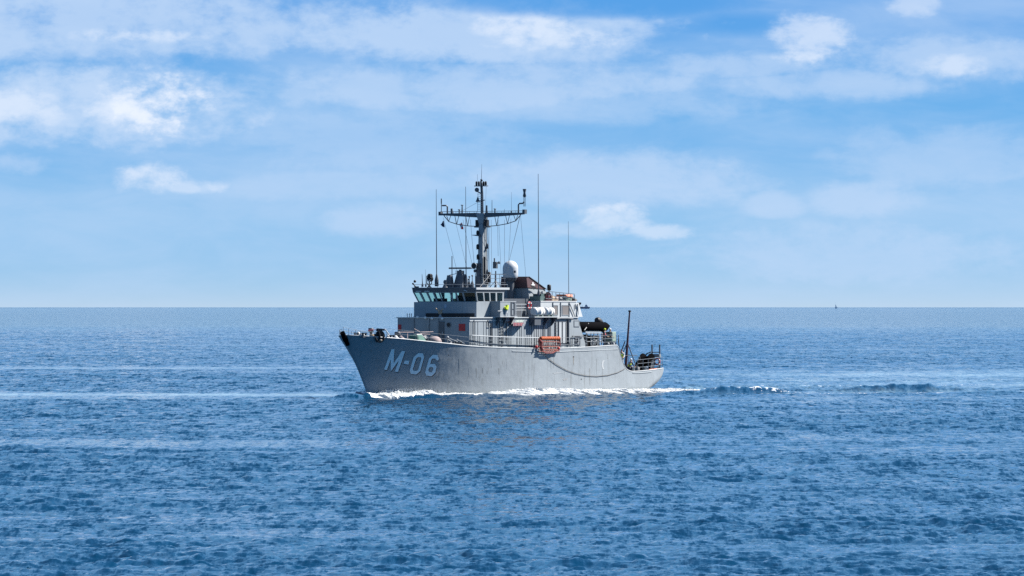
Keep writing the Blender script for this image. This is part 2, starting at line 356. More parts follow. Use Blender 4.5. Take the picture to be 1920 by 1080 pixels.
def make_hull():
    xs = np.unique(np.concatenate([np.linspace(0, 6, 30), np.linspace(6, 40, 75), np.linspace(40, 44.5, 40), np.linspace(44.5, 49.6, 20), np.linspace(49.6, LEN, 12)]))
    nv = 26; m = MB(); idx = {}
    vs = []
    for side in (1, -1):
        for i, x0 in enumerate(xs):
            for j in range(nv):
                z = zb(x0) + (zd(x0) - zb(x0)) * (j / (nv - 1)); x = x0 + XS(z) * (1 - x0 / LEN)
                vs.append((float(x), side * float(_hp(x0, z)), float(z)))
    n = len(xs); fs = []
    for s in range(2):
        o = s * n * nv
        for i in range(n - 1):
            for j in range(nv - 1): fs.append((o + i * nv + j, o + (i + 1) * nv + j, o + (i + 1) * nv + j + 1, o + i * nv + j + 1))
    o = n * nv
    for j in range(nv - 1):
        fs.append((j, j + 1, o + j + 1, o + j)); fs.append(((n - 1) * nv + j, (n - 1) * nv + j + 1, o + (n - 1) * nv + j + 1, o + (n - 1) * nv + j))
    for i in range(n - 1): fs.append((i * nv, (i + 1) * nv, o + (i + 1) * nv, o + i * nv))
    m.add(vs, fs, True)
    return m.build('hull', 'hull', ship)
hull = make_hull()
def edge_pts(x0, x1, n, inset=0.0, dz=0.0, side=1):
    out = []
    for t in np.linspace(x0, x1, n):
        z = float(zd(t)); x = float(t + XS(z) * (1 - t / LEN)); out.append((x, side * (float(_hp(t, z)) - inset), z + dz))
    return out
g = MB()
for sd_ in (1, -1): g.tube(edge_pts(0.05, 50.3, 190, 0.02, 0.0, sd_), 0.055, 6)
g.build('gunwale', 'light', hull)
# decks and the bulkhead at the break
m = MB(); a = edge_pts(0.1, 40.2, 60, 0.05, -0.10); b = edge_pts(0.1, 40.2, 60, 0.05, -0.10, -1); k = len(a)
m.add(a + b, [(i, i + 1, k + i + 1, k + i) for i in range(k - 1)]); m.build('foredeck', 'deck', ship)
m = MB(); m.hexa([(40.25, -4.2, 1.7), (40.31, -4.2, 1.7), (40.31, 4.2, 1.7), (40.25, 4.2, 1.7), (40.25, -4.32, 4.44), (40.31, -4.32, 4.44), (40.31, 4.32, 4.44), (40.25, 4.32, 4.44)]); m.build('deck_break_bulkhead', 'grey', ship)
m = MB(); xs_ = np.linspace(40.32, 50.35, 14); a = [(x, float(hull_p(x, 1.8)) - .06, 1.84) for x in xs_]; b = [(x, -q, z) for x, q, z in a]; k = len(a)
m.add(a + b, [(i, i + 1, k + i + 1, k + i) for i in range(k - 1)]); m.build('quarterdeck', 'deck', ship)

# hull number
def glyph(name, outline, holes, m, off, shift=(0, 0), label=None):
    bm = bmesh.new()
    def loop(pts):
        vv = [bm.verts.new((700 + (x + shift[0]) / 13.5, 0, 640 + (y + shift[1]) / 13.5)) for x, y in pts]
        for i in range(len(vv)): bm.edges.new((vv[i], vv[(i + 1) % len(vv)]))
    loop(outline)
    for h in holes: loop(h)
    bmesh.ops.triangle_fill(bm, use_beauty=True, use_dissolve=False, edges=bm.edges[:])
    bmesh.ops.subdivide_edges(bm, edges=bm.edges[:], cuts=3, use_grid_fill=True)
    bm.verts.index_update()
    vs = [on_hull(v.co.x, v.co.z, off) for v in bm.verts]; fs = [[v.index for v in f.verts] for f in bm.faces]; bm.free()
    mb = MB(); mb.add(vs, fs, False); return mb.build(name, m, hull, label=label)
GL = [
 ([(270,715),(460,200),(537,200),(515,555),(725,240),(805,255),(625,778),(545,768),(645,485),(455,745),(440,745),(440,460),(345,725)], [], 'white letter M'),
 ([(795,485),(915,490),(890,590),(768,570)], [], 'white hyphen'),
 ([(1135,298),(1255,305),(1288,400),(1185,760),(1085,840),(950,825),(920,740),(1020,400)], [[(1130,400),(1200,405),(1215,440),(1130,730),(1085,748),(1010,740),(1000,700),(1085,440)]], 'white digit 0'),
 ([(1505,338),(1622,345),(1660,435),(1642,490),(1592,478),(1580,440),(1500,432),(1468,470),(1442,575),(1560,570),(1602,655),(1570,790),(1475,885),(1345,870),(1312,780),(1410,430)], [[(1430,655),(1500,655),(1525,690),(1480,785),(1420,780),(1390,730)]], 'white digit 6'),
]
for o_, h_, lb in GL:
    glyph('number_shadow', o_, h_, 'black', 0.012, (12, 19))
    glyph('hull_number', o_, h_, 'letter', 0.026, label=lb)
# scuffs, discharge holes and the pale mark on the side
def hull_patch(name, m, pts, off=0.012):
    mb = MB(); n = len(pts); c = (sum(p[0] for p in pts) / n, sum(p[1] for p in pts) / n)
    vs = [on_hull(*c, off)] + [on_hull(*p, off) for p in pts]
    mb.add(vs, [(0, 1 + i, 1 + (i + 1) % n) for i in range(n)]); return mb.build(name, m, hull)
def ell(cx, cy, rx, ry, n=12, rot=0, jit=0.0):
    r_ = []
    for i in range(n):
        a = 2 * math.pi * i / n; q = 1 + random.uniform(-jit, jit); u, v = rx * q * math.cos(a), ry * q * math.sin(a)
        r_.append((cx + u * math.cos(rot) - v * math.sin(rot), cy + u * math.sin(rot) + v * math.cos(rot)))
    return r_
hull_patch('scuff_mark', paint('faint_scuff', (0.24, 0.25, 0.26), 0.6, 0.35, 5.0), ell(1060, 711, 5.5, 2.2, 12, -0.25, 0.25))
hull_patch('scuff_mark', paint('fainter_scuff', (0.30, 0.32, 0.335), 0.6, 0.2, 5.0), ell(1046, 699.5, 9, 1.2, 14, -0.05, 0.3))
hull_patch('discharge_hole', 'black', ell(1075.5, 669, 1.3, 1.2)); hull_patch('discharge_hole', 'black', ell(1090, 711, 1.0, 1.0)); hull_patch('discharge_hole', 'black', ell(841, 666, .9, .9))
hull_patch('pale_smear', paint('pale_smear', (.40, .42, .43), .5, .1, 4), [(1130,676),(1134,675),(1131.5,680),(1131,687),(1133.5,691.5),(1130.5,692.5),(1128.5,687),(1128.7,680)])
for k_ in range(16):                                             # run-off stains below the deck edge and the discharges
    px_ = random.choice((random.uniform(900, 1150), random.uniform(860, 1160), random.uniform(760, 900))); y0_ = random.choice((661, 664, 672, 690)); h_ = random.uniform(10, 34); w_ = random.uniform(.5, 1.3)
    hull_patch('run_off_stain', paint('run_off_stain', random.choice(((.205, .23, .245), (.215, .24, .255), (.262, .29, .31), (.20, .215, .222))), .65, .2, 3), [(px_ - w_, y0_), (px_ + w_, y0_ + 1), (px_ + w_ * .7, y0_ + h_ * .6), (px_ + .1, y0_ + h_), (px_ - w_ * .5, y0_ + h_ * .6)], .008)
hull_patch('run_off_stain', paint('rusty_run_off', (.19, .175, .155), .7, .3, 3), [(1074.8, 670), (1076.2, 670), (1076, 678), (1075.6, 686), (1075, 678)], .01)
# rubbing strake low under the gunwale, aft half
mb = MB(); mb.tube([on_hull(px, py, 0.0) for px, py in [(960,658.5),(1000,659.5),(1040,660),(1100,657.5),(1158,655)]], 0.05, 6); mb.build('rubbing_strake', 'grey', hull)
mb = MB(); mb.tube([on_hull(px, py, 0.0) for px, py in [(1186,699.5),(1200,699.5),(1220,697.5),(1243,694.5)]], 0.05, 6); mb.build('rubbing_strake', 'grey', hull)
# bow: stem fender, hawse plate and anchors
mb = MB(); a, b = Vector(on_p(641.8, 623.5, 0)), Vector(on_p(652, 646.5, 0))
for t0, t1, r_ in ((0, .30, .22), (.33, .66, .24), (.69, 1, .20)): mb.rod(a.lerp(b, t0), a.lerp(b, t1), r_, 10)
mb.rod(a, b, .12, 8); mb.build('stem_fender', 'rubber', ship)
for sd_ in (1,):
    an = part_empty('anchor', ship)
    def hp(px, py, o=0.0):
        q = on_hull(px, py, o); return (q[0], sd_ * q[1], q[2])
    mb = MB(); mb.add([hp(*e, .015) for e in ell(712.5, 631, 9.5, 12, 16)] , [tuple(range(16))]); mb.build('hawse_plate', 'black', an)
    mb = MB(); mb.rod(hp(710, 620, .1), hp(713, 639, .22), .10, 8); mb.rod(hp(707, 640, .25), hp(719.5, 636, .25), .11, 8)
    mb.rod(hp(707, 640, .25), hp(704, 631, .22), .13, 8, .03); mb.rod(hp(719.5, 636, .25), hp(718, 627, .22), .13, 8, .03)
    mb.ring(hp(710, 619, .15), .13, .035); mb.build('anchor_body', 'black', an)
    if sd_ > 0:
        mb = MB(); mb.ball(hp(714, 638, .30), .17, .14, .11); mb.build('rusty_shackle', 'tan', an)
    mb = MB(); mb.hexa([hp(705, 621, 0), hp(722, 620, 0), hp(722, 620, -.5), hp(705, 621, -.5), hp(706, 615.5, .25), hp(720, 616.5, .25), hp(720, 616.5, -.5), hp(706, 615.5, -.5)]); mb.build('anchor_davit_plate', 'dark', an)

# ------------------------------------------------------------------ deckhouse (first level of the superstructure)
HX, HP, HT = 14.77, 3.93, 7.25
def dz_at(x): return float(zd(x)) - 0.10
mb = MB()
mb.hexa([(HX, HP, 4.3), (35.55, HP, 4.2), (35.55, -HP, 4.2), (HX, -HP, 4.3), (HX, HP, HT - .06), (33.86, HP, HT - .06), (33.86, -HP, HT - .06), (HX, -HP, HT - .06)])
house = mb.build('deckhouse', 'grey', ship)
mb = MB(); mb.box(HX - .08, 33.9, -HP - .10, HP + .10, HT - .058, HT + .03); mb.build('bridge_deck_edge', 'light', house)
mb = MB(); mb.box(HX + .02, 22.0, HP + .001, HP + .05, HT - .34, HT - .26); mb.build('deck_edge_rail', 'light', house)
# stiffeners and pipes run up the port side close together
mb = MB(); px = 883.0; k = 0
gaps = [(899, 904), (940, 943), (962, 968)]
while px < 1028:
    if not any(a < px < b for a, b in gaps):
        x = on_p(px, 620, HP)[0]; r_ = random.choice((.014, .018, .024))
        mb.rod((x, HP + .018, dz_at(x) + random.choice((.05, .25, .3))), (x, HP + .018, HT - random.choice((.28, .30, .34))), r_, 5)
    px += random.choice((3.3, 3.7, 4.2, 4.8))
mb.build('vertical_pipes', 'dark', house, kind='stuff')
mb = MB()
for px, y0, y1, r_ in ((889, 600, 645, .05), (921.5, 606, 650, .06), (942, 610, 650, .07), (950, 605, 640, .05), (1020, 604, 632, .06), (1032, 604, 632, .05), (1042, 605, 632, .05)):
    a, b = on_p(px, y0, HP + .09), on_p(px, y1, HP + .09); mb = MB(); mb.rod(a, b, r_ * .8, 6); mb.build('drain_pipe', 'dark', house)
for (pts, r_) in (([(946, 604), (958, 604), (958, 598)], .05), ([(915, 600), (915, 612), (919, 612)], .04), ([(1065.5, 600), (1065.5, 640), (1067, 647)], .11), ([(1062.5, 603), (1062.5, 648)], .04)):
    mb = MB(); mb.tube([on_p(a, b, HP + .10) for a, b in pts], r_, 6); mb.build('pipe', 'dark', house)
# door frames, ladders and framed panels on the after part of the side
def frame_on_side(name, px0, py0, px1, py1, t=.05, m='dark', panel=None, p=HP, par=None):
    par = par or house; e = part_empty(name, par)
    a, b = on_p(px0, py0, p), on_p(px1, py1, p); x0, x1, z1, z0 = a[0], b[0], a[2], b[2]
    mb = MB(); mb.box(x0, x1, p, p + t, z1 - .06, z1); mb.box(x0, x1, p, p + t, z0, z0 + .06); mb.box(x0, x0 + .06, p, p + t, z0 + .06, z1 - .06); mb.box(x1 - .06, x1, p, p + t, z0 + .06, z1 - .06)
    mb.build('frame', m, e)
    if panel: mb = MB(); mb.box(x0 + .062, x1 - .062, p, p + t * .5, z0 + .062, z1 - .062); mb.build('panel', panel, e)
    return e
frame_on_side('side_door', 1028, 599, 1041.5, 632, .06, 'mid', 'grey')
frame_on_side('side_door', 1047, 602, 1053.5, 644, .06, 'dark', 'light')
frame_on_side('side_door', 1054, 602, 1063, 644, .06, 'dark', 'light')
frame_on_side('access_hatch', 1076, 600.5, 1086, 612.5, .05, 'mid', 'grey')
e = frame_on_side('ventilation_grille', 1077.5, 631, 1087, 647, .07, 'dark', 'mid')
a = on_p(1082, 639, HP + .06); mb = MB(); mb.ring(a, .22, .03); mb.rod((a[0] - .22, a[1], a[2]), (a[0] + .22, a[1], a[2]), .02, 5); mb.rod((a[0], a[1], a[2] - .22), (a[0], a[1], a[2] + .22), .02, 5); mb.build('valve_wheel', 'dark', e)
mb = MB(); a, b = on_p(1073, 630, HP + .12), on_p(1094, 630, HP + .12); mb.rod(a, b, .05, 6); mb.rod(on_p(1073, 630, HP + .12), on_p(1072.5, 650, HP + .12), .05); mb.build('storm_rail', 'dark', house)
mb = MB(); mb.tube([on_p(x, y, HP + .12) for x, y in ((1044, 598), (1050, 597), (1064, 597), (1074, 598))], .09, 6); mb.build('overhead_pipe', 'dark', house)
def ladder(name, px0, px1, y0, y1, p, par, m='dark', n=8, slope=0.0):
    e = part_empty(name, par); a, b = on_p(px0, y0, p), on_p(px1, y0, p); c_, d = on_p(px0 + slope, y1, p), on_p(px1 + slope, y1, p)
    mb = MB(); mb.rod(a, c_, .03); mb.rod(b, d, .03); mb.build('rail', m, e)
    mb = MB()
    for i in range(n):
        t = (i + .5) / n; mb.rod(Vector(a).lerp(Vector(c_), t), Vector(b).lerp(Vector(d), t), .022, 5)
    mb.build('rungs', m, e, kind='stuff')
ladder('side_ladder', 1042, 1046, 600, 650, HP + .12, house)
ladder('side_ladder', 937, 942, 600, 650, HP + .12, house, 'mid', 9, 3)
# red square markings, vertical ribs and lamps on the front of the house
def on_front(px, py, off=0.0): q = on_x(px, py, HX); return (HX - off, q[1], q[2])
for (x0, y0, x1, y1) in ((860.5, 607.2, 872.3, 620.5), (746.6, 608.5, 752.5, 618.5)):
    a, b = on_front(x0, y0), on_front(x1, y1); mb = MB(); mb.box(HX - .03, HX + .01, min(a[1], b[1]), max(a[1], b[1]), b[2], a[2]); mb.build('red_panel', 'red', house)
mb = MB()
for px in (776.5, 805, 822.5):
    a, b = on_front(px, 598), on_front(px, 632); mb = MB(); mb.box(HX - .09, HX + .01, a[1] - .04, a[1] + .04, b[2], a[2]); mb.build('front_rib', 'mid', house)
e = part_empty('front_door', house); a, b = on_front(821, 603), on_front(833, 633)
mb = MB(); mb.box(HX - .07, HX + .01, a[1] + .03, b[1], 4.75, a[2]); mb.build('door_leaf', 'dark', e); mb = MB(); mb.box(HX - .13, HX - .072, b[1] - .16, b[1] - .10, 5.7, 5.95); mb.build('handle', 'light', e)
e = part_empty('porthole', house); a = on_front(841.5, 609); mb = MB(); mb.lathe((HX - .03, a[1], a[2]), [(.22, 0), (.22, .05)], 14, 'x'); mb.build('glass', 'black', e); mb = MB(); mb.ring((HX - .03, a[1], a[2]), .23, .035, 'x'); mb.build('rim', 'mid', e)
for px, py in ((784, 594.8), (798.5, 596), (811, 597), (830.5, 597.2)):
    a = on_front(px, py, .14); mb = MB(); mb.lathe(a, [(.05, -.02), (.13, .0), (.13, .12), (.06, .17)], 10, 'x'); mb.rod((a[0] + .1, a[1], a[2]), (HX, a[1], a[2] + .02), .04); mb.build('deck_floodlight', 'white', house)
a = on_front(804.5, 598, .1); mb = MB(); mb.tube([a, (a[0], a[1] - .05, a[2] - .5), (a[0], a[1] - .12, a[2] - .9)], .03, 5); mb.build('cable', 'light', house)
mb = MB()
for px in (758, 762.5, 766, 772):
    a = on_front(px, 596, -.5); mb = MB(); mb.rod((a[0], a[1], HT), (a[0], a[1], HT + .32), .035, 6); mb.ball((a[0], a[1], HT + .33), .05, n=6, m=4); mb.build('vent_pipe', 'mid', house)

# ------------------------------------------------------------------ bridge
bridge = part_empty('bridge', ship)
BX0, BX1, BP = 16.77, 21.55, 3.43
Z0, ZS, ZW, ZR = HT + .03, 8.68, 9.58, 9.98     # foot, sill, head of the windows, roof
mb = MB(); mb.hexa([(BX0, BP, Z0), (BX1, BP, Z0), (BX1, -BP, Z0), (BX0, -BP, Z0), (BX0, BP, ZS), (BX1, BP, ZS), (BX1, -BP, ZS), (BX0, -BP, ZS)])
mb.build('bridge_wall', 'grey', bridge)
SX, SP = BX0 + .22, 3.12    # the window band is set back at the sill and leans out to the roof
QF = lambda u, v: Vector((SX + (BX0 - .12 - SX) * v, 0, ZS + (ZW - ZS) * v)) + Vector((0, (1 - u) * (-(SP + (BP + .05 - SP) * v)) + u * ((BP - .04) + .04 * v), 0))
def band(Q, us, t, names, m='grey'):
    """pillars between the windows of one side of the band and a pane in each opening"""
    mb = MB(); t = Vector(t)
    edges = [0.0] + [e for a_, b_ in us for e in (a_, b_)] + [1.0]
    for i in range(0, len(edges), 2):
        if edges[i + 1] - edges[i] > 1e-4: mb.slab(Q(edges[i], 0), Q(edges[i + 1], 0), Q(edges[i + 1], 1), Q(edges[i], 1), t)
    for v0, v1 in ((0, .07), (.95, 1)):
        for a_, b_ in us: mb.slab(Q(a_, v0), Q(b_, v0), Q(b_, v1), Q(a_, v1), t)
    mb.build('window_pillars', m, bridge)
    for a_, b_ in us:
        q = MB(); q.slab(Q(a_, .07) + t * .45, Q(b_, .07) + t * .45, Q(b_, .95) + t * .45, Q(a_, .95) + t * .45, t * .12); q.build('bridge_window', 'glass', bridge)
upx = lambda px: (px - 777.0) / (893.0 - 777.0)
band(QF, [(upx(a_), upx(b_)) for a_, b_ in ((778.8, 788), (791, 801), (803.5, 813), (815.5, 824), (826, 844.5), (847, 854.5), (857, 867.5), (870, 891))], (.09, 0, 0), None)
QP = lambda u, v: Vector((SX - .02 + (BX1 - SX) * u + (BX0 - .10 - SX) * v * (1 - u), BP - .04 + .04 * v, ZS + (ZW - ZS) * v))
band(QP, [(.03, .25), (.29, .47), (.51, .70), (.75, .95)], (0, -.09, 0), None)
QS = lambda u, v: Vector((SX - .02 + (BX1 - SX) * u + (BX0 - .10 - SX) * v * (1 - u), -SP - (BP + .05 - SP) * v, ZS + (ZW - ZS) * v))
band(QS, [(.03, .24), (.27, .48), (.51, .72), (.76, .97)], (0, .09, 0), None)
QB = lambda u, v: Vector((BX1 - .1, -SP - .2 + (BP + SP) * u, ZS + (ZW - ZS) * v))
band(QB, [(.03, .14), (.17, .28), (.33, .46)], (.09, 0, 0), None)
mb = MB(); mb.hexa([(BX0 - .12, BP, ZW), (BX1 + .1, BP, ZW), (BX1 + .1, -BP - .05, ZW), (BX0 - .12, -BP - .05, ZW), (BX0 - .2, BP + .02, ZR), (BX1 + .1, BP + .02, ZR), (BX1 + .1, -BP - .09, ZR), (BX0 - .2, -BP - .09, ZR)])
mb.build('bridge_roof', 'dark', bridge)
mb = MB(); mb.box(BX0 - .2, BX1 + .75, BP + .022, BP + .12, ZR - .16, ZR + .04); mb.build('roof_edge', 'light', bridge)
mb = MB(); mb.box(BX0 - .24, BX1 + .8, -BP - .12, BP + .021, ZR + .002, ZR + .035); mb.build('roof_coaming', 'mid', bridge)
mb = MB(); mb.box(18.4, 18.9, .1, .55, ZS, ZS + .62); mb.box(18.2, 18.7, -2.2, -1.0, ZS, ZS + .34); mb.box(18.2, 18.6, 1.5, 2.6, ZS, ZS + .45); mb.box(20.9, 21.3, -.9, 2.9, ZS, ZW); mb.build('bridge_consoles', 'black', bridge)
mb = MB(); mb.box(BX0 - .05, BX0 + .001, -2.1, 3.2, Z0 + .005, Z0 + .36); mb.build('painted_gap_shade', 'black', bridge)  # black strip standing in for the shadow gap under the bridge front
c_ = on_x(835, 574.5, BX0 - .03); mb = MB(); mb.add([(BX0 - .02, c_[1] + a_ * .17, c_[2] + b_ * .21) for a_, b_ in ((0, -1), (.8, -.35), (.8, .5), (.35, 1), (-.35, 1), (-.8, .5), (-.8, -.35))], [tuple(range(7))]); mb.build('ship_crest', paint('crest_blue_grey', (.30, .36, .44), .5, .3, 9), bridge)
for px in (784, 800):
    a = on_x(px, 546, BX0 - .25); mb = MB(); mb.box(BX0 - .22, BX0 - .14, a[1] - .28, a[1] + .28, a[2] - .05, a[2] + .04); mb.build('window_washer', 'light', bridge)
a = on_x(872, 545, BX0 - .3); mb = MB(); mb.tube([(BX0 - .14, a[1] - .25, a[2]), (BX0 - .35, a[1], a[2] + .04), (BX0 - .35, a[1] + .25, a[2] - .06)], .04, 6); mb.build('washer_arm', 'light', bridge)
# bridge wing with its bulwark, over the ship's side
wing = part_empty('bridge_wing', ship)
for sd_ in (1, -1):
    P0, P1 = sorted((sd_ * 3.44, sd_ * 4.5)); W0, W1 = 19.15, 21.9; po0, po1 = (P1 - .06, P1) if sd_ > 0 else (P0, P0 + .06)
    mb = MB(); mb.box(W0, W0 + .06, P0, P1, HT + .1, 8.70); mb.box(W0 + .062, W1, po0, po1, HT + .1, 8.70); mb.build('wing_bulwark', 'grey', wing)
    mb = MB(); mb.box(W0 - .1, W1 + .15, P0 - (.5 if sd_ < 0 else 0), P1 + (.08 if sd_ > 0 else 0), HT - .02 + .055, HT + .098); mb.build('wing_deck', 'light', wing)
    mb = MB(); mb.box(W0 - .03, W1 + .02, P0 - .03, P1 + .03, 8.702, 8.75); mb.build('wing_coaming', 'light', wing)
    mb = MB()
    for x in (W0 + .2, W0 + 1.3, W1 - .2): mb = MB(); mb.hexa([(x, sd_ * 3.95, HT - .75), (x + .06, sd_ * 3.95, HT - .75), (x + .06, sd_ * 4.0, HT - .75), (x, sd_ * 4.0, HT - .75), (x, sd_ * 3.95, HT + .03), (x + .06, sd_ * 3.95, HT + .03), (x + .06, sd_ * 4.45, HT + .03), (x, sd_ * 4.45, HT + .03)]); mb.build('wing_bracket', 'dark', wing)
a, b = on_p(957.8, 566, 4.5), on_p(965.5, 592, 4.5)
mb = MB(); mb.box(a[0], b[0], 4.501, 4.56, b[2], b[2] + .1); mb.box(a[0], b[0], 4.501, 4.56, a[2] - .08, a[2]); mb.box(a[0], a[0] + .16, 4.501, 4.56, b[2] + .1, a[2] - .08); mb.box(b[0] - .2, b[0], 4.501, 4.56, b[2] + .1, a[2] - .08); mb.box(a[0] + .16, b[0] - .2, 4.501, 4.54, 8.0, 8.05); mb.build('sidelight_screen', 'dark', wing)
mb = MB(); mb.rod(on_p(933, 583.5, 4.52), on_p(941, 583.5, 4.6), .06, 6); mb.build('grab_rail', 'mid', wing)

# behind the bridge: signal deck house, rails
mb = MB(); mb.box(21.7, 28.85, -2.4, 2.0, HT + .03, 9.0); mb.build('signal_deckhouse', 'dark', ship)
mb = MB()
for px in (968, 977.5, 986): a, b = on_p(px, 571, 3.5), on_p(px, 594.5, 3.5); mb.rod(a, b, .035, 6)
for py in (570.5, 577, 581.5): mb.rod(on_p(966, py, 3.5), on_p(992, py, 3.5), .028, 6)
mb.build('signal_deck_rail', 'light', ship)

# ------------------------------------------------------------------ mast
mast = part_empty('mast', ship)
MX = 23.25; YZ = 16.85
mb = MB(); mb.frust(MX - .62, MX + .62, -.34, .34, HT + .03, MX - .36, MX + .36, -.22, .22, YZ - .9)
mb.frust(MX - .36, MX + .36, -.22, .22, YZ - .899, MX - .5, MX + .3, -.45, .45, YZ + .12); mb.build('mast_trunk', 'grey', mast, bevel=.03)
mb = MB()
mb.rod((MX - .1, 0, YZ + .1), (MX - .12, 0, YZ + 2.0), .15, 10, .13); mb.rod((MX - .12, 0, YZ + 2.0), (MX - .25, 0, YZ + 2.95), .13, 10, .11); mb.rod((MX - .25, 0, YZ + 2.9), (MX - .28, 0, YZ + 3.3), .07, 8); mb.build('topmast', 'dark', mast)
YT = 4.55
mb = MB()
for sd_ in (1, -1):
    mb.hexa([(MX - .32, sd_ * .4, YZ - .28), (MX + .12, sd_ * .4, YZ - .28), (MX + .12, sd_ * YT, YZ - .03), (MX - .32, sd_ * YT, YZ - .03), (MX - .32, sd_ * .4, YZ + .16), (MX + .12, sd_ * .4, YZ + .16), (MX + .12, sd_ * YT, YZ + .13), (MX - .32, sd_ * YT, YZ + .13)])
mb.build('yard', 'dark', mast)
mb = MB()
for dy in (-.30, .10): mb.rod((MX + dy, -YT, YZ + .30), (MX + dy, YT, YZ + .30), .02, 5)
for p in np.linspace(-YT, YT, 13):
    for dy in (-.30, .10): mb.rod((MX + dy, p, YZ + .1), (MX + dy, p, YZ + .30), .015, 4)
mb.build('yard_handrail', 'dark', mast)
mb = MB()
for sd_ in (1, -1):
    low = [(.35, YZ - 1.12), (1.6, YZ - 1.05), (2.8, YZ - .88), (3.7, YZ - .62), (4.25, YZ - .05)]
    mb.tube([(MX - .1, sd_ * p, z) for p, z in low], .04, 6)
    for p, z in low[1:4]:
        for d in (-.22, .22): mb.rod((MX - .1, sd_ * p, z), (MX - .1, sd_ * (p + d), YZ - .1), .03, 5)
mb.build('yard_truss', 'dark', mast)
for z in (YZ - 1.1,):
    for sd_ in (1, -1): mb = MB(); mb.box(MX - .3, MX + .1, min(sd_ * .38, sd_ * .62), max(sd_ * .38, sd_ * .62), YZ - 1.1, YZ - .5); mb.build('yard_lantern_box', 'black', mast)
mb = MB(); mb.box(MX - .3, MX + .2, -.75, .75, YZ - 1.22, YZ - 1.12); mb.build('lantern_platform', 'dark', mast)
def bent(name, pts, r_, m='dark', par=None):
    mb = MB(); mb.tube(pts, r_, 7); return mb.build(name, m, par or mast)
# yard-end antennas
bent('antenna_arm', [(MX - .1, -3.85, YZ + .1), (MX - .1, -3.85, YZ + .78), (MX - .1, -3.98, YZ + .88), (MX - .1, -4.42, YZ + .88)], .075)
mb = MB(); mb.rod((MX - .1, -4.52, YZ), (MX - .1, -4.52, YZ + 1.55), .04); mb.rod((MX - .1, -4.52, YZ + 1.05), (MX - .1, -4.52, YZ + 1.5), .06); mb.box(MX - .3, MX + .1, -4.72, -4.48, YZ - .05, YZ + .3); mb.build('yard_antenna', 'dark', mast)
bent('antenna_arm', [(MX - .1, 4.0, YZ + .1), (MX - .1, 4.0, YZ + .85), (MX - .1, 4.1, YZ + .98), (MX - .1, 4.5, YZ + 1.0), (MX - .1, 4.58, YZ + 1.15)], .075)
mb = MB(); mb.lathe((MX - .1, 4.66, YZ + 1.55), [(.05, 0), (.17, .1), (.10, .42), (.17, .72), (.17, .78)], 10)
for d in (-.1, 0, .1): mb.rod((MX - .1, 4.66 + d, YZ + .7), (MX - .1, 4.66 + d, YZ + 1.6), .02, 5)
mb.box(MX - .3, MX + .1, 4.55, 4.8, YZ + .02, YZ + .42); mb.build('yard_antenna', 'dark', mast)
for px, y0, y1, r_, r2 in ((847.5, 391, 402, .14, .10), (861, 393.5, 401, .06, .06), (866.5, 385, 401, .08, .05), (912.5, 385, 400, .10, .08), (922.5, 375, 400, .035, .02), (928, 392, 400, .07, .06), (959, 395, 400, .05, .05)):
    a, b = on_x(px, y1, MX - .1), on_x(px - (.8 if px < 850 else 0), y0, MX - .1); mb = MB(); mb.rod(a, b, r_, 8, r2)
    if 860 < px < 870 or px == 928: mb.lathe(b, [(.12, -.02), (.14, .03), (.04, .06)], 8)
    mb.build('yard_fitting', 'dark', mast)
mb = MB(); a, b = on_x(959, 398, MX), on_x(959, 360, MX); mb.rod(a, b, .018, 5, .008); a, b = on_x(946, 398, MX), on_x(946, 392, MX); mb.rod(a, b, .018, 5); mb.build('thin_whip', 'mid', mast)
# topmast gear
mb = MB(); mb.box(MX - .5, MX - .0, -.62, .62, YZ + 2.62, YZ + 2.70); mb.build('top_platform', 'dark', mast)
for p_ in (-.52, -.26, .26, .5):
    mb = MB(); mb.lathe((MX - .25, p_, YZ + 2.70), [(.07, 0), (.10, .05), (.10, .32), (.05, .40)], 8); mb.build('navigation_lantern', 'black', mast)
mb = MB(); mb.rod((MX - .25, .02, YZ + 3.3), (MX - .25, .06, YZ + 4.7), .028, 6, .012); mb.build('masthead_spike', 'mid', mast)
mb = MB(); mb.rod((MX - .25, -.42, YZ + 2.9), (MX - .25, -.42, YZ + 3.75), .012, 5); mb.rod((MX - .25, .55, YZ + 2.8), (MX - .25, .45, YZ - .2), .012, 5); mb.build('thin_whip', 'mid', mast)
mb = MB(); mb.ball((MX - .3, .10, YZ + 3.18), .09, n=8, m=6); mb.ball((MX - .3, -.02, YZ + 3.03), .08, n=8, m=6); mb.build('wind_sensor', 'black', mast)
mb = MB(); mb.ball((MX - .35, -.42, YZ + 2.30), .21, n=12, m=8); mb.rod((MX - .35, -.36, YZ + 2.15), (MX - .15, -.05, YZ + 1.95), .06); mb.build('masthead_floodlight', 'dark', mast)
mb = MB(); mb.lathe((MX - .35, -.32, YZ + 1.18), [(.22, 0), (.18, .08), (.08, .32), (.08, .42)], 8); mb.rod((MX - .35, -.45, YZ + 1.2), (MX - .35, .45, YZ + 1.34), .05, 6); mb.build('masthead_crosspiece', 'dark', mast)
ladder_e = part_empty('mast_ladder', mast)
for d in (-.34, .30):
    mb = MB(); mb.rod((MX - .38, d, YZ + .2), (MX - .38, d * .8, YZ + 2.1), .018, 5); mb.build('rail', 'mid', ladder_e)
mb = MB()
for i in range(9): mb.rod((MX - .38, -.34, YZ + .3 + i * .2), (MX - .38, .30, YZ + .3 + i * .2), .016, 4)
mb.build('rungs', 'mid', ladder_e, kind='stuff')
bent('wire_aerial', [(MX - .2, -.4, YZ + 1.15), (MX - .2, -2.3, YZ + .3)], .012, 'mid')
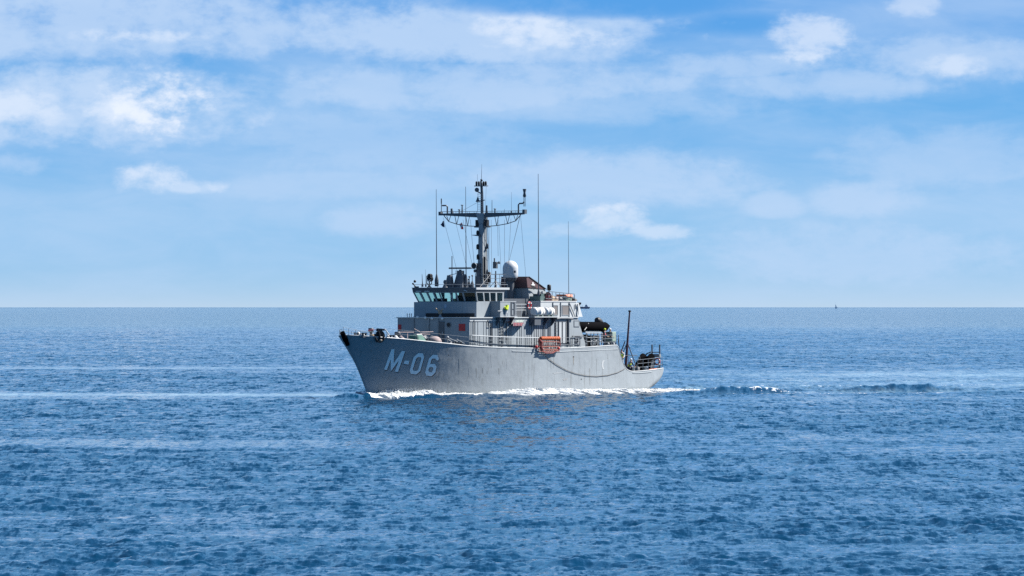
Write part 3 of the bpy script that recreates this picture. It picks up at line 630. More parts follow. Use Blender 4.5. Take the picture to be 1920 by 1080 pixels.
# gear down the trunk: lanterns on brackets, loudhailer, cable trunk and cables
def lantern(px, py, x, h=.42, r_=.13):
    a = on_x(px, py, x); mb = MB(); mb.lathe((a[0], a[1], a[2] - h / 2), [(r_ * .6, 0), (r_, .05), (r_, h * .7), (r_ * .5, h)], 8)
    mb.box(min(a[0], MX), max(a[0], MX) , a[1] - .16, a[1] + .16, a[2] - h / 2 - .07, a[2] - h / 2); mb.build('mast_lantern', 'black', mast)
for px, py in ((895.5, 436), (895.5, 462), (913.5, 461), (896, 481), (913, 509)): lantern(px, py, MX - (.5 if px < 905 else -.3))
mb = MB(); a = on_x(892, 441, MX - .5); mb.hexa([(a[0] - .2, a[1] - .35, a[2]), (a[0] + .2, a[1] - .35, a[2]), (a[0] + .2, a[1] + .5, a[2] - .12), (a[0] - .2, a[1] + .5, a[2] - .12), (a[0] - .2, a[1] - .35, a[2] + .03), (a[0] + .2, a[1] - .35, a[2] + .03), (a[0] + .2, a[1] + .5, a[2] + .05), (a[0] - .2, a[1] + .5, a[2] + .05)]); mb.build('lantern_bracket', 'dark', mast)
hail = part_empty('loudhailer', mast); a = on_x(890, 498.5, MX - .9)
mb = MB(); mb.lathe((a[0] - .12, a[1], a[2]), [(.27, 0), (.27, .06), (.20, .25), (.08, .45)], 16, 'x'); mb.build('horn', 'black', hail); mb = MB(); mb.ring((a[0] - .13, a[1], a[2]), .275, .035, 'x', 24); mb.build('rim', 'light', hail)
mb = MB(); b = on_x(890.5, 508, MX - .8); mb.lathe(b, [(.10, -.1), (.16, 0), (.16, .22), (.08, .3)], 10, 'x'); mb.rod((b[0], b[1], b[2]), (b[0] + .4, b[1] + .4, b[2]), .06); mb.rod((b[0], b[1] + .05, b[2] - .2), (b[0], b[1] + .05, HT + 2.6), .035, 6); mb.build('lower_horn', 'dark', hail)
mb = MB(); mb.box(MX - .75, MX - .5, -.25, .12, 10.2, 12.3); mb.box(MX - .8, MX - .5, -.32, .2, 10.0, 11.1); mb.build('mast_cabinet', 'dark', mast)
for i, p_ in enumerate((.30, .36, .44)):
    mb = MB(); mb.rod((MX + .1 + .12 * i, p_ + .12, 10.2), (MX + .05 + .05 * i, p_ - .02, YZ - .3), .025, 5); mb.build('mast_cable', 'mid', mast)
bent('exhaust_pipe', [(MX - .35, .42, 12.9), (MX - .38, .44, 11.0), (MX - .3, .46, 10.5), (MX + .2, .46, 10.4)], .11, 'black')
mb = MB(); mb.lathe((MX + .35, .5, 10.5), [(.16, 0), (.17, .1), (.15, .95), (.08, 1.0)], 10); mb.build('signal_lantern', 'black', mast)
# halyards and stays
mb = MB()
for px0, py0, px1, py1 in ((831, 408, 858, 512), (853, 411, 876, 505), (868, 412, 886, 500), (882, 412, 889, 495), (917, 412, 917, 520), (935, 412, 940, 522), (946, 412, 946, 505), (933, 412, 934, 480), (958, 410, 953, 505), (975, 404, 954, 492), (976, 404, 986, 519), (975.5, 404, 955, 488), (921, 412, 922, 515)):
    mb.rod(on_x(px0, py0, MX - .1), on_x(px1, py1, MX + 1.5), .014, 4)
mb.build('halyards', 'mid', mast)

# ------------------------------------------------------------------ on the bridge roof
def whip(px, ytop, ybase, x, r_=.06, cone=.14, ch=.8):
    e = part_empty('whip_antenna', ship); b, t = on_x(px + .4, ybase, x), on_x(px - .4, ytop, x)
    mb = MB(); mb.lathe(b, [(cone, 0), (cone * 1.1, .05), (cone * 1.1, ch * .55), (cone * .45, ch), (r_, ch * 1.1)], 8); mb.build('base', 'dark', e)
    mb = MB(); v = Vector(b) + Vector((0, 0, ch)); tt = Vector(t); mb.tube([v, v.lerp(tt, .45), tt], r_, 6, True, [r_, r_ * .75, r_ * .45]); mb.build('rod', 'dark', e)
whip(818.3, 355, 537, 18.2, .05, .17, 1.05); whip(873.5, 350, 537, 19.0, .05, .16, 1.0); whip(1009.5, 326, 562, 28.6, .055, .15, .9); whip(1066, 415, 562, 34.0, .035, .1, .4)
whip(791.7, 514, 538, 17.6, .045, .09, .35); whip(798, 505, 538, 18.2, .02, .07, .3)
mb = MB(); a = on_x(847.5, 480, 18.6); b = on_x(847.5, 516, 18.6); mb.rod(b, a, .045, 6); mb.rod(on_x(842, 516, 18.6), on_x(856, 513, 18.6), .03); mb.rod(on_x(855, 507, 18.6), on_x(855, 514, 18.6), .03); mb.build('pole_aerial', 'dark', ship)
radar = part_empty('navigation_radar', ship)
a, b = on_x(842, 503.2, 18.9), on_x(884, 502.2, 18.9); mb = MB(); mb.box(18.8, 19.02, a[1], b[1], a[2] - .06, a[2] + .09); mb.build('scanner', 'dark', radar, bevel=.03)
q = on_x(863, 505, 18.9); mb = MB(); mb.box(18.65, 19.15, q[1] - .22, q[1] + .28, q[2] - .45, q[2] - .12); mb.rod((18.9, q[1], q[2] - .15), (18.9, q[1], q[2] - .02), .12, 10); mb.build('gearbox', 'dark', radar)
z0 = ZR + .03; mb = MB(); mb.frust(18.4, 19.5, q[1] - .52, q[1] + .52, z0, 18.6, 19.2, q[1] - .24, q[1] + .42, q[2] - .45); mb.build('pedestal', 'dark', radar, bevel=.03)
q = on_x(843, 516, 18.2); mb = MB(); mb.frust(17.8, 18.6, q[1] - .30, q[1] + .30, z0, 18.0, 18.4, q[1] - .16, q[1] + .22, q[2]); mb.build('roof_pedestal', 'dark', ship, bevel=.03)
lamp = part_empty('signal_lamp', ship); q = on_x(806, 523, 17.8)
mb = MB(); mb.lathe((17.65, q[1], q[2]), [(.25, 0), (.26, .1), (.26, .35), (.12, .45)], 14, 'x'); mb.lathe((17.65, q[1], q[2] + .28), [(.2, 0), (.2, .35), (.1, .4)], 12, 'x'); mb.build('lamp_body', 'black', lamp)
mb = MB(); mb.hexa([(17.66, q[1] - .30, q[2] - .45), (17.72, q[1] - .30, q[2] - .45), (17.72, q[1] - .24, q[2] - .45), (17.66, q[1] - .24, q[2] - .45), (17.66, q[1] - .30, q[2] + .3), (17.72, q[1] - .30, q[2] + .3), (17.72, q[1] - .24, q[2] + .3), (17.66, q[1] - .24, q[2] + .3)])
mb.box(17.66, 17.72, q[1] + .24, q[1] + .30, q[2] - .45, q[2] + .3); mb.rod((17.7, q[1] - .28, q[2] - .4), (17.7, q[1] + .22, z0), .05); mb.rod((17.7, q[1] + .28, q[2] - .4), (17.7, q[1] - .22, z0), .05); mb.rod((17.7, q[1], z0), (17.7, q[1], q[2] - .2), .07); mb.build('lamp_yoke', 'black', lamp)
mb = MB()
for s_ in (-1, 1): mb.rod((17.62, q[1] + s_ * .02, q[2] - .22), (17.62, q[1] + s_ * .2, q[2] - .06), .04, 5)
mb.build('lamp_shutter', 'white', lamp)
q = on_x(777.5, 528, 17.0); mb = MB(); mb.ball((17, q[1] + .02, q[2] + .02), .13, n=10, m=6); q2 = on_x(774.3, 532, 17.0); mb.ball((17, q2[1], q2[2]), .09, n=8, m=6); mb.rod((17, q2[1], q2[2]), (17, q[1] + .15, z0 + .05), .05); mb.box(16.9, 17.1, q[1] + .05, q[1] + .4, z0, z0 + .12); mb.build('roof_camera', 'black', ship)
q = on_x(834.5, 530, 17.4); mb = MB(); mb.ball((17.4, q[1], q[2] + .05), .16, .18, .22, 10, 6); mb.lathe((17.4, q[1], z0), [(.28, 0), (.2, .12), (.14, .3)], 10); mb.build('gyro_repeater', 'dark', ship)
for px, y1, r_ in ((880, 519, .1), (885.5, 517, .13), (879, 524, .09)):
    q = on_x(px, y1, 19.8); mb = MB(); mb.lathe((19.8, q[1], z0), [(r_ * 1.6, 0), (r_ * 1.3, .3), (r_ * .5, .6)], 8); mb.rod((19.8, q[1], z0 + .5), (19.8, q[1], q[2]), .04); mb.ball((19.8, q[1], q[2]), .09, n=8, m=5); mb.build('roof_aerial', 'dark', ship)
# roof rail
mb = MB(); zr = ZR + .035
for p_ in np.linspace(-3.4, 3.4, 9): mb.rod((BX0, p_, zr), (BX0, p_, zr + .28), .018, 5)
mb.rod((BX0, -3.4, zr + .28), (BX0, 3.4, zr + .28), .02, 5)
for x in np.linspace(BX0, 22.2, 6): mb.rod((x, 3.4, zr), (x, 3.4, zr + .28), .018, 5)
mb.rod((BX0, 3.4, zr + .28), (22.2, 3.4, zr + .28), .02, 5); mb.build('roof_rail', 'mid', ship)
# rails and clutter between the mast and the funnel on the port side
mb = MB()
for px in (910, 919, 928, 937, 946): mb.rod(on_p(px, 514, 2.2), on_p(px, 540, 2.2), .025, 5)
for py in (514.5, 522, 530): mb.rod(on_p(906, py, 2.2), on_p(948, py, 2.2), .022, 5)
mb.rod(on_p(900, 538, 2.4), on_p(920, 514, 2.2), .035); mb.build('signal_deck_rail', 'dark', ship)
e = part_empty('lattice_aerial_stand', ship); q = on_x(929.5, 512, 26.0)
mb = MB(); zt = q[2] - .3
for dx, dp in ((-.5, -.5), (-.5, .5), (.5, -.5), (.5, .5)): mb.rod((26 + dx, q[1] + dp, 9.9), (26, q[1], zt - .4), .03, 5)
mb.rod((26, q[1], 9.9), (26, q[1], zt + .5), .06, 8); mb.build('stand', 'dark', e)
a = on_x(928.7, 497, 26); mb = MB(); mb.box(25.85, 26.15, a[1] - .18, a[1] + .18, a[2] - .32, a[2] + .3); mb.rod((26, a[1] - .1, a[2] + .3), (26, a[1] - .1, a[2] + .65), .07); mb.rod((26, a[1], a[2] + .1), (26, a[1] + .42, a[2] + .25), .04); mb.lathe((26, a[1] + .42, a[2] + .1), [(.09, 0), (.12, .1), (.06, .25)], 8); mb.build('aerial_head', 'dark', e)
mb = MB(); mb.rod(on_x(917, 514.5, 26), on_x(945, 514, 26), .035, 6); mb.build('aerial_crossbar', 'dark', e)

# ------------------------------------------------------------------ funnel and satellite dome
fun = part_empty('funnel', ship)
FB, FT, FC = HT + .03, 11.03, 10.05
mb = MB(); mb.frust(28.9, 34.0, -1.75, 1.75, FB, 28.9, 31.9, -1.45, 1.45, FC); mb.build('funnel_casing', 'grey', fun, bevel=.08)
mb = MB(); mb.hexa([(28.75, -1.52, FC + .002), (31.95, -1.52, FC - .15), (31.95, 1.52, FC - .15), (28.75, 1.52, FC + .002), (28.75, -1.40, FT), (29.3, -1.40, FT), (29.3, 1.40, FT), (28.75, 1.40, FT)])
mb.build('funnel_cap', paint('sooty_brown_paint', (.075, .038, .042), .55, .25, 1.5, .3), fun)
mb = MB(); mb.slab((28.74, -1.44, FT + .002), (28.74, 1.44, FT + .002), (29.3, 1.44, FT + .002), (29.3, -1.44, FT + .002), (0, 0, .05)); mb.rod((29.25, 1.43, FT), (32.05, 1.56, FC - .15), .05, 6); mb.rod((29.25, -1.43, FT), (32.05, -1.56, FC - .15), .05, 6); mb.build('cap_edge', 'black', fun)
# badge on the funnel side: a pale figure over a dark one
def on_fun(px, py): q = on_p(px, py, 1.56); return (q[0], 1.56, q[2])
mb = MB(); mb.add([on_fun(*p) for p in ((998, 529.5), (999.8, 528.5), (1001, 532), (1003.5, 533.5), (1002, 535.5), (1003.5, 538), (1000.5, 537), (998.5, 538), (998, 535), (995.5, 534), (998.2, 532.5))], [tuple(range(11))]); mb.build('badge_pale_figure', 'white', fun)
mb = MB(); mb.add([on_fun(*p) for p in ((992, 537.5), (994, 535), (997, 535.3), (999.5, 537), (1001.5, 538.5), (1003, 541), (1005, 543), (1002, 542.7), (999.5, 541), (997.5, 543.5), (995.5, 541.5), (994, 539))], [tuple(range(12))]); 
for v in range(len(mb.v)): mb.v[v] = (mb.v[v][0], 1.76, mb.v[v][2])
mb.build('badge_dark_figure', 'black', fun)
a = on_x(959.5, 546, 28.85); mb = MB(); mb.lathe((28.7, a[1], a[2] - .25), [(.16, 0), (.14, .25), (.07, .45)], 8); mb.rod((28.75, a[1] + .06, a[2] + .1), (28.75, a[1] + .1, a[2] + .5), .03); mb.build('funnel_lamp', 'tan', fun)
mb = MB(); a = on_x(962, 535, 28.7); mb.rod((28.7, a[1], a[2]), (28.7, a[1], a[2] - 2.2), .04, 5); mb.build('funnel_pipe', 'dark', fun)
dome = part_empty('satellite_dome', ship); q = on_x(957, 520.5, 27.9); q2 = on_x(957, 488.5, 27.9)
hgt = q2[2] - q[2]; rd = .735
mb = MB(); prof = [(rd * .90, .0), (rd * .96, .12), (rd, .3), (rd, hgt - rd)] + [(rd * math.cos(t), hgt - rd + rd * math.sin(t)) for t in np.linspace(.15, 1.5, 8)]
mb.lathe((27.9, q[1], q[2]), prof, 28); mb.build('dome_shell', paint('dome_off_white', (.44, .46, .48), .45, .05, 2), dome)
mb = MB(); mb.lathe((27.9, q[1], q[2] - .3), [(.5, 0), (.6, .15), (.66, .3)], 16); mb.rod((27.9, q[1], 9.0), (27.9, q[1], q[2] - .2), .35, 12); mb.build('dome_pedestal', 'dark', dome)
a = on_x(968.5, 509.5, 27.6); mb = MB(); mb.cbox((27.9 - .55, a[1] - .02, a[2]), .1, .18, .22); mb.build('dome_hatch', 'dark', dome)

# ------------------------------------------------------------------ after deckhouse
AX0, AX1, AP, AT = 27.95, 34.35, 3.45, 8.72
after = part_empty('after_deckhouse', ship)
mb = MB(); mb.hexa([(AX0, -AP, HT + .03), (AX1 + .4, -AP, HT + .03), (AX1 + .4, AP, HT + .03), (AX0, AP, HT + .03), (AX0, -AP, AT), (AX1, -AP, AT), (AX1, AP, AT), (AX0, AP, AT)]); mb.build('after_house_wall', 'light', after)
mb = MB(); mb.box(AX0 - .05, AX1 + .05, -AP - .05, AP + .05, AT + .002, AT + .07); mb.build('after_house_roof_edge', 'white', after)
frame_on_side('locker_door', 1037.5, 572, 1045.5, 591.5, .05, 'mid', 'brown', AP, after)
frame_on_side('locker_door', 1053.5, 572, 1066.5, 591.5, .05, 'mid', 'brown', AP, after)
mb = MB()
for px in (1037, 1051.5, 1067.5): mb.rod(on_p(px, 567, AP + .05), on_p(px, 595, AP + .05), .045, 6)
mb.tube([on_p(a_, b_, AP + .1) for a_, b_ in ((1068, 569), (1076, 588), (1078, 594))], .05, 6); mb.rod(on_p(1083, 570, AP + .08), on_p(1084, 594, AP + .08), .06, 6); mb.rod(on_p(1079, 570, AP + .08), on_p(1079, 580, AP + .08), .05, 6)
mb.build('pipe', 'mid', after)
mb = MB(); mb.hexa([(34.4, 2.4, HT + .04), (35.3, 2.4, HT + .04), (35.3, 3.6, HT + .04), (34.4, 3.6, HT + .04), (34.4, 2.6, AT - .1), (34.9, 2.6, AT - .1), (34.9, 3.4, AT - .1), (34.4, 3.4, AT - .1)]); mb.build('ventilator_trunk', 'light', after)
q = on_p(1086, 572, 3.3); mb = MB(); mb.lathe((q[0], q[1], q[2] - .3), [(.06, 0), (.07, .3), (.2, .4), (.2, .55)], 8); mb.build('stern_lantern', 'black', after)
# gear on its roof: winch drum, hose reels, lamp, covers
zr = AT + .07
def roof_at(px, p): return on_p(px, 566, p)[0]
e = part_empty('winch', ship); x = roof_at(1021, 2.8)
mb = MB(); mb.lathe((x, 2.2, zr + .45), [(.42, 0), (.42, .06), (.25, .08), (.25, .9), (.42, .92), (.42, .98)], 16, 'p'); mb.build('drum', 'black', e)
mb = MB(); mb.box(x - .5, x + .5, 2.1, 2.18, zr, zr + .55); mb.box(x - .5, x + .5, 3.2, 3.28, zr, zr + .55); mb.ring((x, 3.3, zr + .45), .3, .05); mb.build('frame', 'maroon', e)
mb = MB(); x0, x1 = roof_at(1013, 2.5), roof_at(1062, 2.5)
for z in (zr + .5, zr + .9): mb.rod((x0, 3.4, z + .0), (x1, 3.4, z - .25 + .0), .03, 5)
for x in np.linspace(x0, x1, 8): mb.rod((x, 3.4, zr), (x, 3.4, zr + .85 - .25 * (x - x0) / (x1 - x0)), .03, 5)
mb.build('roof_rail', 'dark', ship)
for px, p_, mt, sx, sz, nm in ((1031, 2.6, 'tan', 1.2, .55, 'canvas_bundle'), (1040, 2.4, 'pink', 1.0, .45, 'canvas_bundle'), (1047, 2.6, 'dark', .9, .4, 'canvas_bundle'), (1054, 2.3, 'light', .7, .35, 'canvas_bundle')):
    x = roof_at(px, p_); mb = MB(); mb.ball((x, p_, zr + sz * .45), sx * .5, .45, sz * .6, 10, 6); mb.cbox((x + .1, p_ + .3, zr + sz * .2), sx, .3, sz * .35); mb.build(nm, mt, ship)
mb = MB(); x = roof_at(1059, 2.6); mb.hexa([(x - .55, 2.0, zr + .42), (x + .5, 2.0, zr + .42), (x + .5, 3.2, zr + .42), (x - .55, 3.2, zr + .42), (x - .7, 2.1, zr + .62), (x + .55, 2.1, zr + .62), (x + .55, 3.1, zr + .62), (x - .7, 3.1, zr + .62)]); mb.build('orange_cover', paint('faded_orange_canvas', (.55, .22, .15), .8, .15, 3), ship)
mb = MB(); x = roof_at(1060, 2.7); mb.cbox((x, 2.7, zr + .2), 1.1, .8, .4); mb.build('roof_locker', 'palegreen', ship, bevel=.05)
mb = MB(); x = roof_at(1069, 2.8); mb.ball((x, 2.8, zr + .28), .4, .35, .2, 10, 6); mb.lathe((x + .6, 2.9, zr), [(.3, 0), (.25, .15), (.1, .22)], 10); mb.lathe((x, 2.8, zr), [(.15, 0), (.15, .3)], 8); mb.build('covered_capstan', 'black', ship)
q = on_p(1029.5, 540, 2.0); mb = MB(); mb.rod((q[0], q[1], zr), (q[0], q[1], q[2] - .1), .05, 6); mb.lathe((q[0], q[1], q[2] - .25), [(.1, 0), (.19, .05), (.19, .5), (.12, .58)], 10); mb.build('pole_lamp', 'black', ship)
mb = MB(); x0, x1 = on_p(1003, 558, 2.6)[0], on_p(1013, 558, 2.6)[0]; mb.box(x0, x1, 2.0, 3.2, HT + .03, on_p(1008, 555.5, 2.6)[2]); mb.box(x0 + .3, x1 - .1, 2.2, 3.1, 8.9, on_p(1008, 551, 2.6)[2]); mb.build('aerial_tuner_box', paint('dull_green_paint', (.06, .10, .10), .6, .1, 2), ship)
mb = MB(); mb.box(29.0, 30.4, 1.8, 3.4, 9.0, 9.04); mb.build('tuner_shelf', 'mid', ship)

# ------------------------------------------------------------------ guard rails
def guard_rail(name, pts, h, every, par, m='mid', wires=3, r_=.022, top=None):
    """posts along a line of deck points, with wires between them"""
    e = part_empty(name, par); P = [Vector(p) for p in pts]; mb = MB(); acc = 0
    for i, p in enumerate(P):
        if i: acc += (p - P[i - 1]).length
        if i == 0 or acc >= every or i == len(P) - 1: mb.rod(p, p + Vector((0, 0, h)), r_ * 1.25, 5); acc = 0
    mb.build('posts', m, e, kind='stuff')
    mb = MB()
    for k in range(wires): mb.tube([p + Vector((0, 0, h * (k + 1) / wires)) for p in P], r_ * .8, 5)
    mb.build('rail_wires', top or m, e, kind='stuff')
    return e
guard_rail('guard_rail', edge_pts(13.9, 34.5, 80, .08, 0), .98, 1.35, ship, 'dark', 3, .024, 'mid')
mb = MB(); q = edge_pts(14.1, 27.5, 50, .02, .99); mb.tube(q, .045, 6); mb.build('rail_canvas', 'light', ship)
guard_rail('guard_rail', edge_pts(13.9, 40.0, 60, .08, 0, -1), .98, 1.5, ship, 'mid', 3, .02)
guard_rail('guard_rail', edge_pts(3.2, 13.7, 40, .10, 0), .80, 1.5, ship, 'mid', 2, .014)
guard_rail('guard_rail', edge_pts(3.2, 13.7, 40, .10, 0, -1), .95, 1.5, ship, 'mid', 3, .016)
guard_rail('guard_rail', edge_pts(.4, 2.7, 14, .08, 0), .42, .7, ship, 'light', 2, .018)
guard_rail('guard_rail', edge_pts(.4, 2.7, 14, .08, 0, -1), .55, .7, ship, 'light', 2, .018)
guard_rail('guard_rail', edge_pts(35.6, 40.2, 24, .08, 0), 1.0, 1.1, ship, 'mid', 3, .022)
guard_rail('guard_rail', edge_pts(44.6, 50.3, 30, .12, 0), 1.1, .95, ship, 'mid', 3, .02)
guard_rail('guard_rail', edge_pts(43.4, 50.3, 30, .12, 0, -1), 1.1, .95, ship, 'mid', 3, .02)
guard_rail('guard_rail', [(50.35, p, 2.25) for p in np.linspace(3.1, -3.1, 12)], 1.1, .9, ship, 'mid', 3, .02)

# ------------------------------------------------------------------ foredeck gear
def fd(px, p): return on_p(px, 630, p)[0]
x = fd(695.5, .4); zdk = float(zd(x)) - .1
mb = MB(); mb.lathe((x, .4, zdk), [(.22, 0), (.2, .1), (.13, .2), (.13, .62), (.24, .66), (.24, .98), (.2, 1.02)], 12); mb.build('capstan', 'dark', ship)
def bollard(px, p, par=ship):
    x = fd(px, p); z = float(zd(min(x, 40))) - .1; mb = MB()
    for d in (-.22, .22): mb.lathe((x + d, p, z), [(.11, 0), (.10, .32), (.14, .34), (.14, .42)], 10)
    mb.box(x - .42, x + .42, p - .16, p + .16, z, z + .06); mb.build('bollard', 'dark', par)
for px, p in ((668, .5), (683, 1.3), (735, 2.4), (803, 3.2), (852, 3.7), (862, 3.8), (752, -1.0), (706, 1.8)): bollard(px, p)
for px, p, mt, sx, sz in ((672, .2, 'light', .5, .35), (679, .9, 'light', .6, .25), (700, .9, 'tan', .7, .3), (729, 1.8, 'cloth', .6, .3), (742, 2.0, 'light', .5, .3), (752, 2.6, 'pink', .5, .28), (848, 3.2, 'cloth', .8, .25)):
    x = fd(px, p); z = float(zd(x)) - .1; mb = MB(); mb.ball((x, p, z + sz * .6), sx * .5, sx * .45, sz, 10, 6); mb.ball((x + sx * .4, p + .1, z + sz * .4), sx * .3, sx * .3, sz * .6, 8, 5); mb.build('coiled_hawser', mt, ship)
x = fd(745.5, 1.2); z = float(zd(x)) - .1; mb = MB(); mb.lathe((x, 1.2, z), [(.18, 0), (.14, .5), (.2, .6), (.3, .65), (.3, .85), (.22, .92)], 10); mb.box(x - .25, x + .25, 1.0, 1.4, z, z + .3); mb.build('windlass', 'dark', ship)
mb = MB(); mb.rod(on_p(690, 619.5, 1.2), on_p(722, 617.2, 2.3), .03, 5); mb.build('lifeline', paint('pink_red_line', (.55, .12, .16), .7, .1, 3), ship)
mb = MB(); mb.rod(on_p(722, 617.2, 2.3), on_p(730, 628, 2.6), .05, 6); mb.rod(on_p(716, 617.5, 2.0), on_p(722, 617, 2.3), .045, 6); mb.build('bow_rail_stay', 'light', ship)
mb = MB()
for (a_, b_, c_, d_) in ((776.5, 616.5, 788, 622.8), (788, 622.8, 812, 622), (750, 623, 776, 623), (764, 623, 764, 634), (788, 626, 806, 627)): mb.rod(on_p(a_, b_, 2.2), on_p(c_, d_, 2.4), .035, 6)
mb.build('foredeck_barrier', 'pink', ship)
tp = part_empty('covered_windlass', ship); x = fd(779, 2.0); z = float(zd(x)) - .1
mb = MB(); mb.hexa([(x - .8, 1.5, z), (x + .75, 1.5, z), (x + .75, 2.9, z), (x - .8, 2.9, z), (x - .55, 1.7, z + .75), (x + .3, 1.7, z + .75), (x + .3, 2.6, z + .75), (x - .55, 2.6, z + .75)]); mb.build('tarpaulin', 'green', tp, bevel=.08)
mb = MB(); mb.tube([(x + .34, 1.6, z + .8), (x + .36, 2.3, z + .8), (x + .5, 2.7, z + .5), (x + .78, 2.95, z + .05)], .05, 6); mb.tube([(x - .6, 2.5, z + .78), (x + .32, 2.45, z + .8)], .06, 6); mb.build('lashing', 'cloth', tp)
x = fd(819, 2.8); z = float(zd(x)) - .1; mb = MB(); mb.ball((x, 2.6, z + .30), .62, .62, .50, 18, 10); mb.lathe((x, 2.6, z), [(.62, 0), (.62, .25), (.5, .3)], 18); mb.build('domed_ventilator', 'pink', ship)
x = fd(802, 1.5); z = float(zd(x)) - .1; mb = MB(); mb.lathe((x, 1.2, z + .5), [(.42, 0), (.42, .06), (.2, .08), (.2, .7), (.42, .72), (.42, .78)], 14, 'p'); mb.box(x - .5, x + .5, 1.1, 1.18, z, z + .5); mb.box(x - .5, x + .5, 2.0, 2.08, z, z + .5); mb.build('hawser_reel', 'dark', ship)
x = fd(839, 3.2); z = float(zd(x)) - .1; mb = MB(); mb.rod((x, 3.2, z), (x, 3.2, z + .7), .05); mb.ball((x, 3.2, z + .75), .16, n=8, m=6); mb.rod((x, 3.2, z + .6), (x + .9, 3.6, z + .1), .04); mb.build('ventilator_post', 'mid', ship)
mb = MB(); mb.rod(on_p(856, 636, 3.6), on_p(872, 645, 3.7), .04); mb.rod(on_p(842, 634, 3.5), on_p(858, 641, 3.6), .04); mb.build('foredeck_stay', 'mid', ship)
# covered machine gun before the bridge
e = part_empty('covered_gun', ship); q = on_x(825.5, 593, 15.6)
mb = MB(); mb.lathe((15.6, q[1], HT + .03), [(.18, 0), (.1, .2), (.08, .35)], 8); mb.build('gun_stand', 'mid', e)
mb = MB(); mb.ball((15.6, q[1], HT + .48), .3, .17, .22, 8, 6); mb.rod((15.4, q[1] + .05, HT + .55), (15.0, q[1] - .12, HT + .85), .06, 6); mb.rod((15.6, q[1] + .1, HT + .55), (15.5, q[1] + .32, HT + .8), .05, 6); mb.build('gun_cover', 'tan', e)

# ------------------------------------------------------------------ raft rack, after deck fittings
rack = part_empty('raft_rack', ship)
A = on_p(994.5, 592, 4.15); B = on_p(1037, 592, 4.15); zr_ = on_p(1005, 593.5, 4.15)[2]
mb = MB(); mb.box(A[0], B[0] + .1, 3.96, 4.62, zr_ - .08, zr_); mb.build('rack_shelf', 'light', rack)
for x in np.linspace(A[0] + .1, B[0], 4): mb = MB(); mb.hexa([(x, 3.94, HT - .75), (x + .08, 3.94, HT - .75), (x + .08, 4.0, HT - .75), (x, 4.0, HT - .75), (x, 3.94, zr_ - .085), (x + .08, 3.94, zr_ - .085), (x + .08, 4.6, zr_ - .085), (x, 4.6, zr_ - .085)]); mb.build('rack_bracket', 'dark', rack)
mb = MB(); mb.box(A[0] + .2, A[0] + 1.3, 4.01, 4.5, HT - .72, zr_ - .09); mb.build('release_locker', 'dark', rack)
for px0, px1, lab in ((1000.5, 1016, 'white life raft canister nearest the bridge, on the rack under the funnel'), (1021.5, 1034, 'white life raft canister further aft, beside the pale deckhouse doors')):
    a, b = on_p(px0, 583, 4.2), on_p(px1, 583, 4.2); ln = b[0] - a[0]; r_ = .40; base = ((a[0] + b[0]) / 2, 4.2, zr_)
    t = thing('life_raft_canister', lab, 'life raft', base, 'life raft canisters on the side rack')
    mb = MB(); c_ = (a[0], 4.2, zr_ + r_ + .07)
    mb.lathe(c_, [(.30, -.06), (r_ - .02, 0), (r_, .04), (r_, ln * .47), (r_ + .025, ln * .475), (r_ + .025, ln * .525), (r_, ln * .53), (r_, ln - .04), (r_ - .02, ln), (.30, ln + .06)], 24, 'x'); mb.build('canister_shell', 'white', t, base)
    mb = MB()
    for x in (a[0] + ln * .22, a[0] + ln * .78): mb.ring((x, 4.2, c_[2]), r_ + .012, .02, 'x', 24, 5)
    mb.build('strap', 'mid', t, base)
    mb = MB()
    for x in (a[0] + ln * .22, a[0] + ln * .78): mb.box(x - .05, x + .05, 3.9, 4.5, zr_ + .003, zr_ + .12)
    mb.build('cradle', 'palegreen', t, base)
# cradle structure and clutter on the after upper deck
ZB = 4.5
bc = part_empty('boat_cradle', ship)
mb = MB(); a, b = on_p(1093, 622.5, 2.6), on_p(1121, 622.5, 2.6); mb.box(a[0], b[0] + .1, 2.3, 2.9, a[2] - .06, a[2] + .12); mb.box(a[0] + .2, b[0], -1.6, -1.2, a[2] - .06, a[2] + .12); mb.build('cradle_beam', 'light', bc)
mb = MB()
for px in (1100, 1108, 1113.5, 1121, 1128): q = on_p(px, 624, 3.6); mb.rod((q[0], 3.6, ZB - .1), (q[0], 3.6, q[2]), .06, 6)
for py in (625.5, 633, 640.5): mb.rod(on_p(1099, py, 3.6), on_p(1130, py, 3.6), .04, 6)
mb.build('cradle_frame', 'mid', bc)
mb = MB(); q0, q1 = on_p(1109, 630, 2.4), on_p(1128, 630, 2.4); mb.box(q0[0] - 2.3, q0[0] - .6, -2.2, 2.4, ZB - .1, ZB + 1.1); mb.box(q0[0], q1[0] - .4, -2.2, 2.4, ZB - .1, ZB + 1.0); mb.build('deck_locker', 'black', ship)
mb = MB()
for px in (1110, 1118, 1126): q = on_p(px, 645, 3.9); mb.ring((q[0], 3.9, ZB + .25), .25, .05)
for px in (1140, 1150, 1153): q = on_p(px, 643, 3.8); mb.lathe((q[0], 3.8, ZB - .1), [(.12, 0), (.16, .1), (.16, .35), (.08, .42)], 8)
mb.build('fairleads', 'mid', ship)
q0, q1 = on_p(1147.5, 622, 3.7), on_p(1156, 640.5, 3.7)
cab = part_empty('deck_cabinet', ship); mb = MB(); mb.box(q0[0], q1[0] - .05, 2.6, 3.7, q1[2], q0[2]); mb.build('cabinet_body', 'palegreen', cab, bevel=.03); mb = MB(); mb.box(q0[0] + .08, q1[0] - .13, 3.701, 3.72, q1[2] + .08, q0[2] - .08); mb.build('cabinet_door', 'palegreen', cab)
mb = MB(); mb.box(q0[0] + .05, q1[0] - .1, 2.7, 3.6, ZB - .1, q1[2]); mb.build('cabinet_plinth', 'dark', cab)
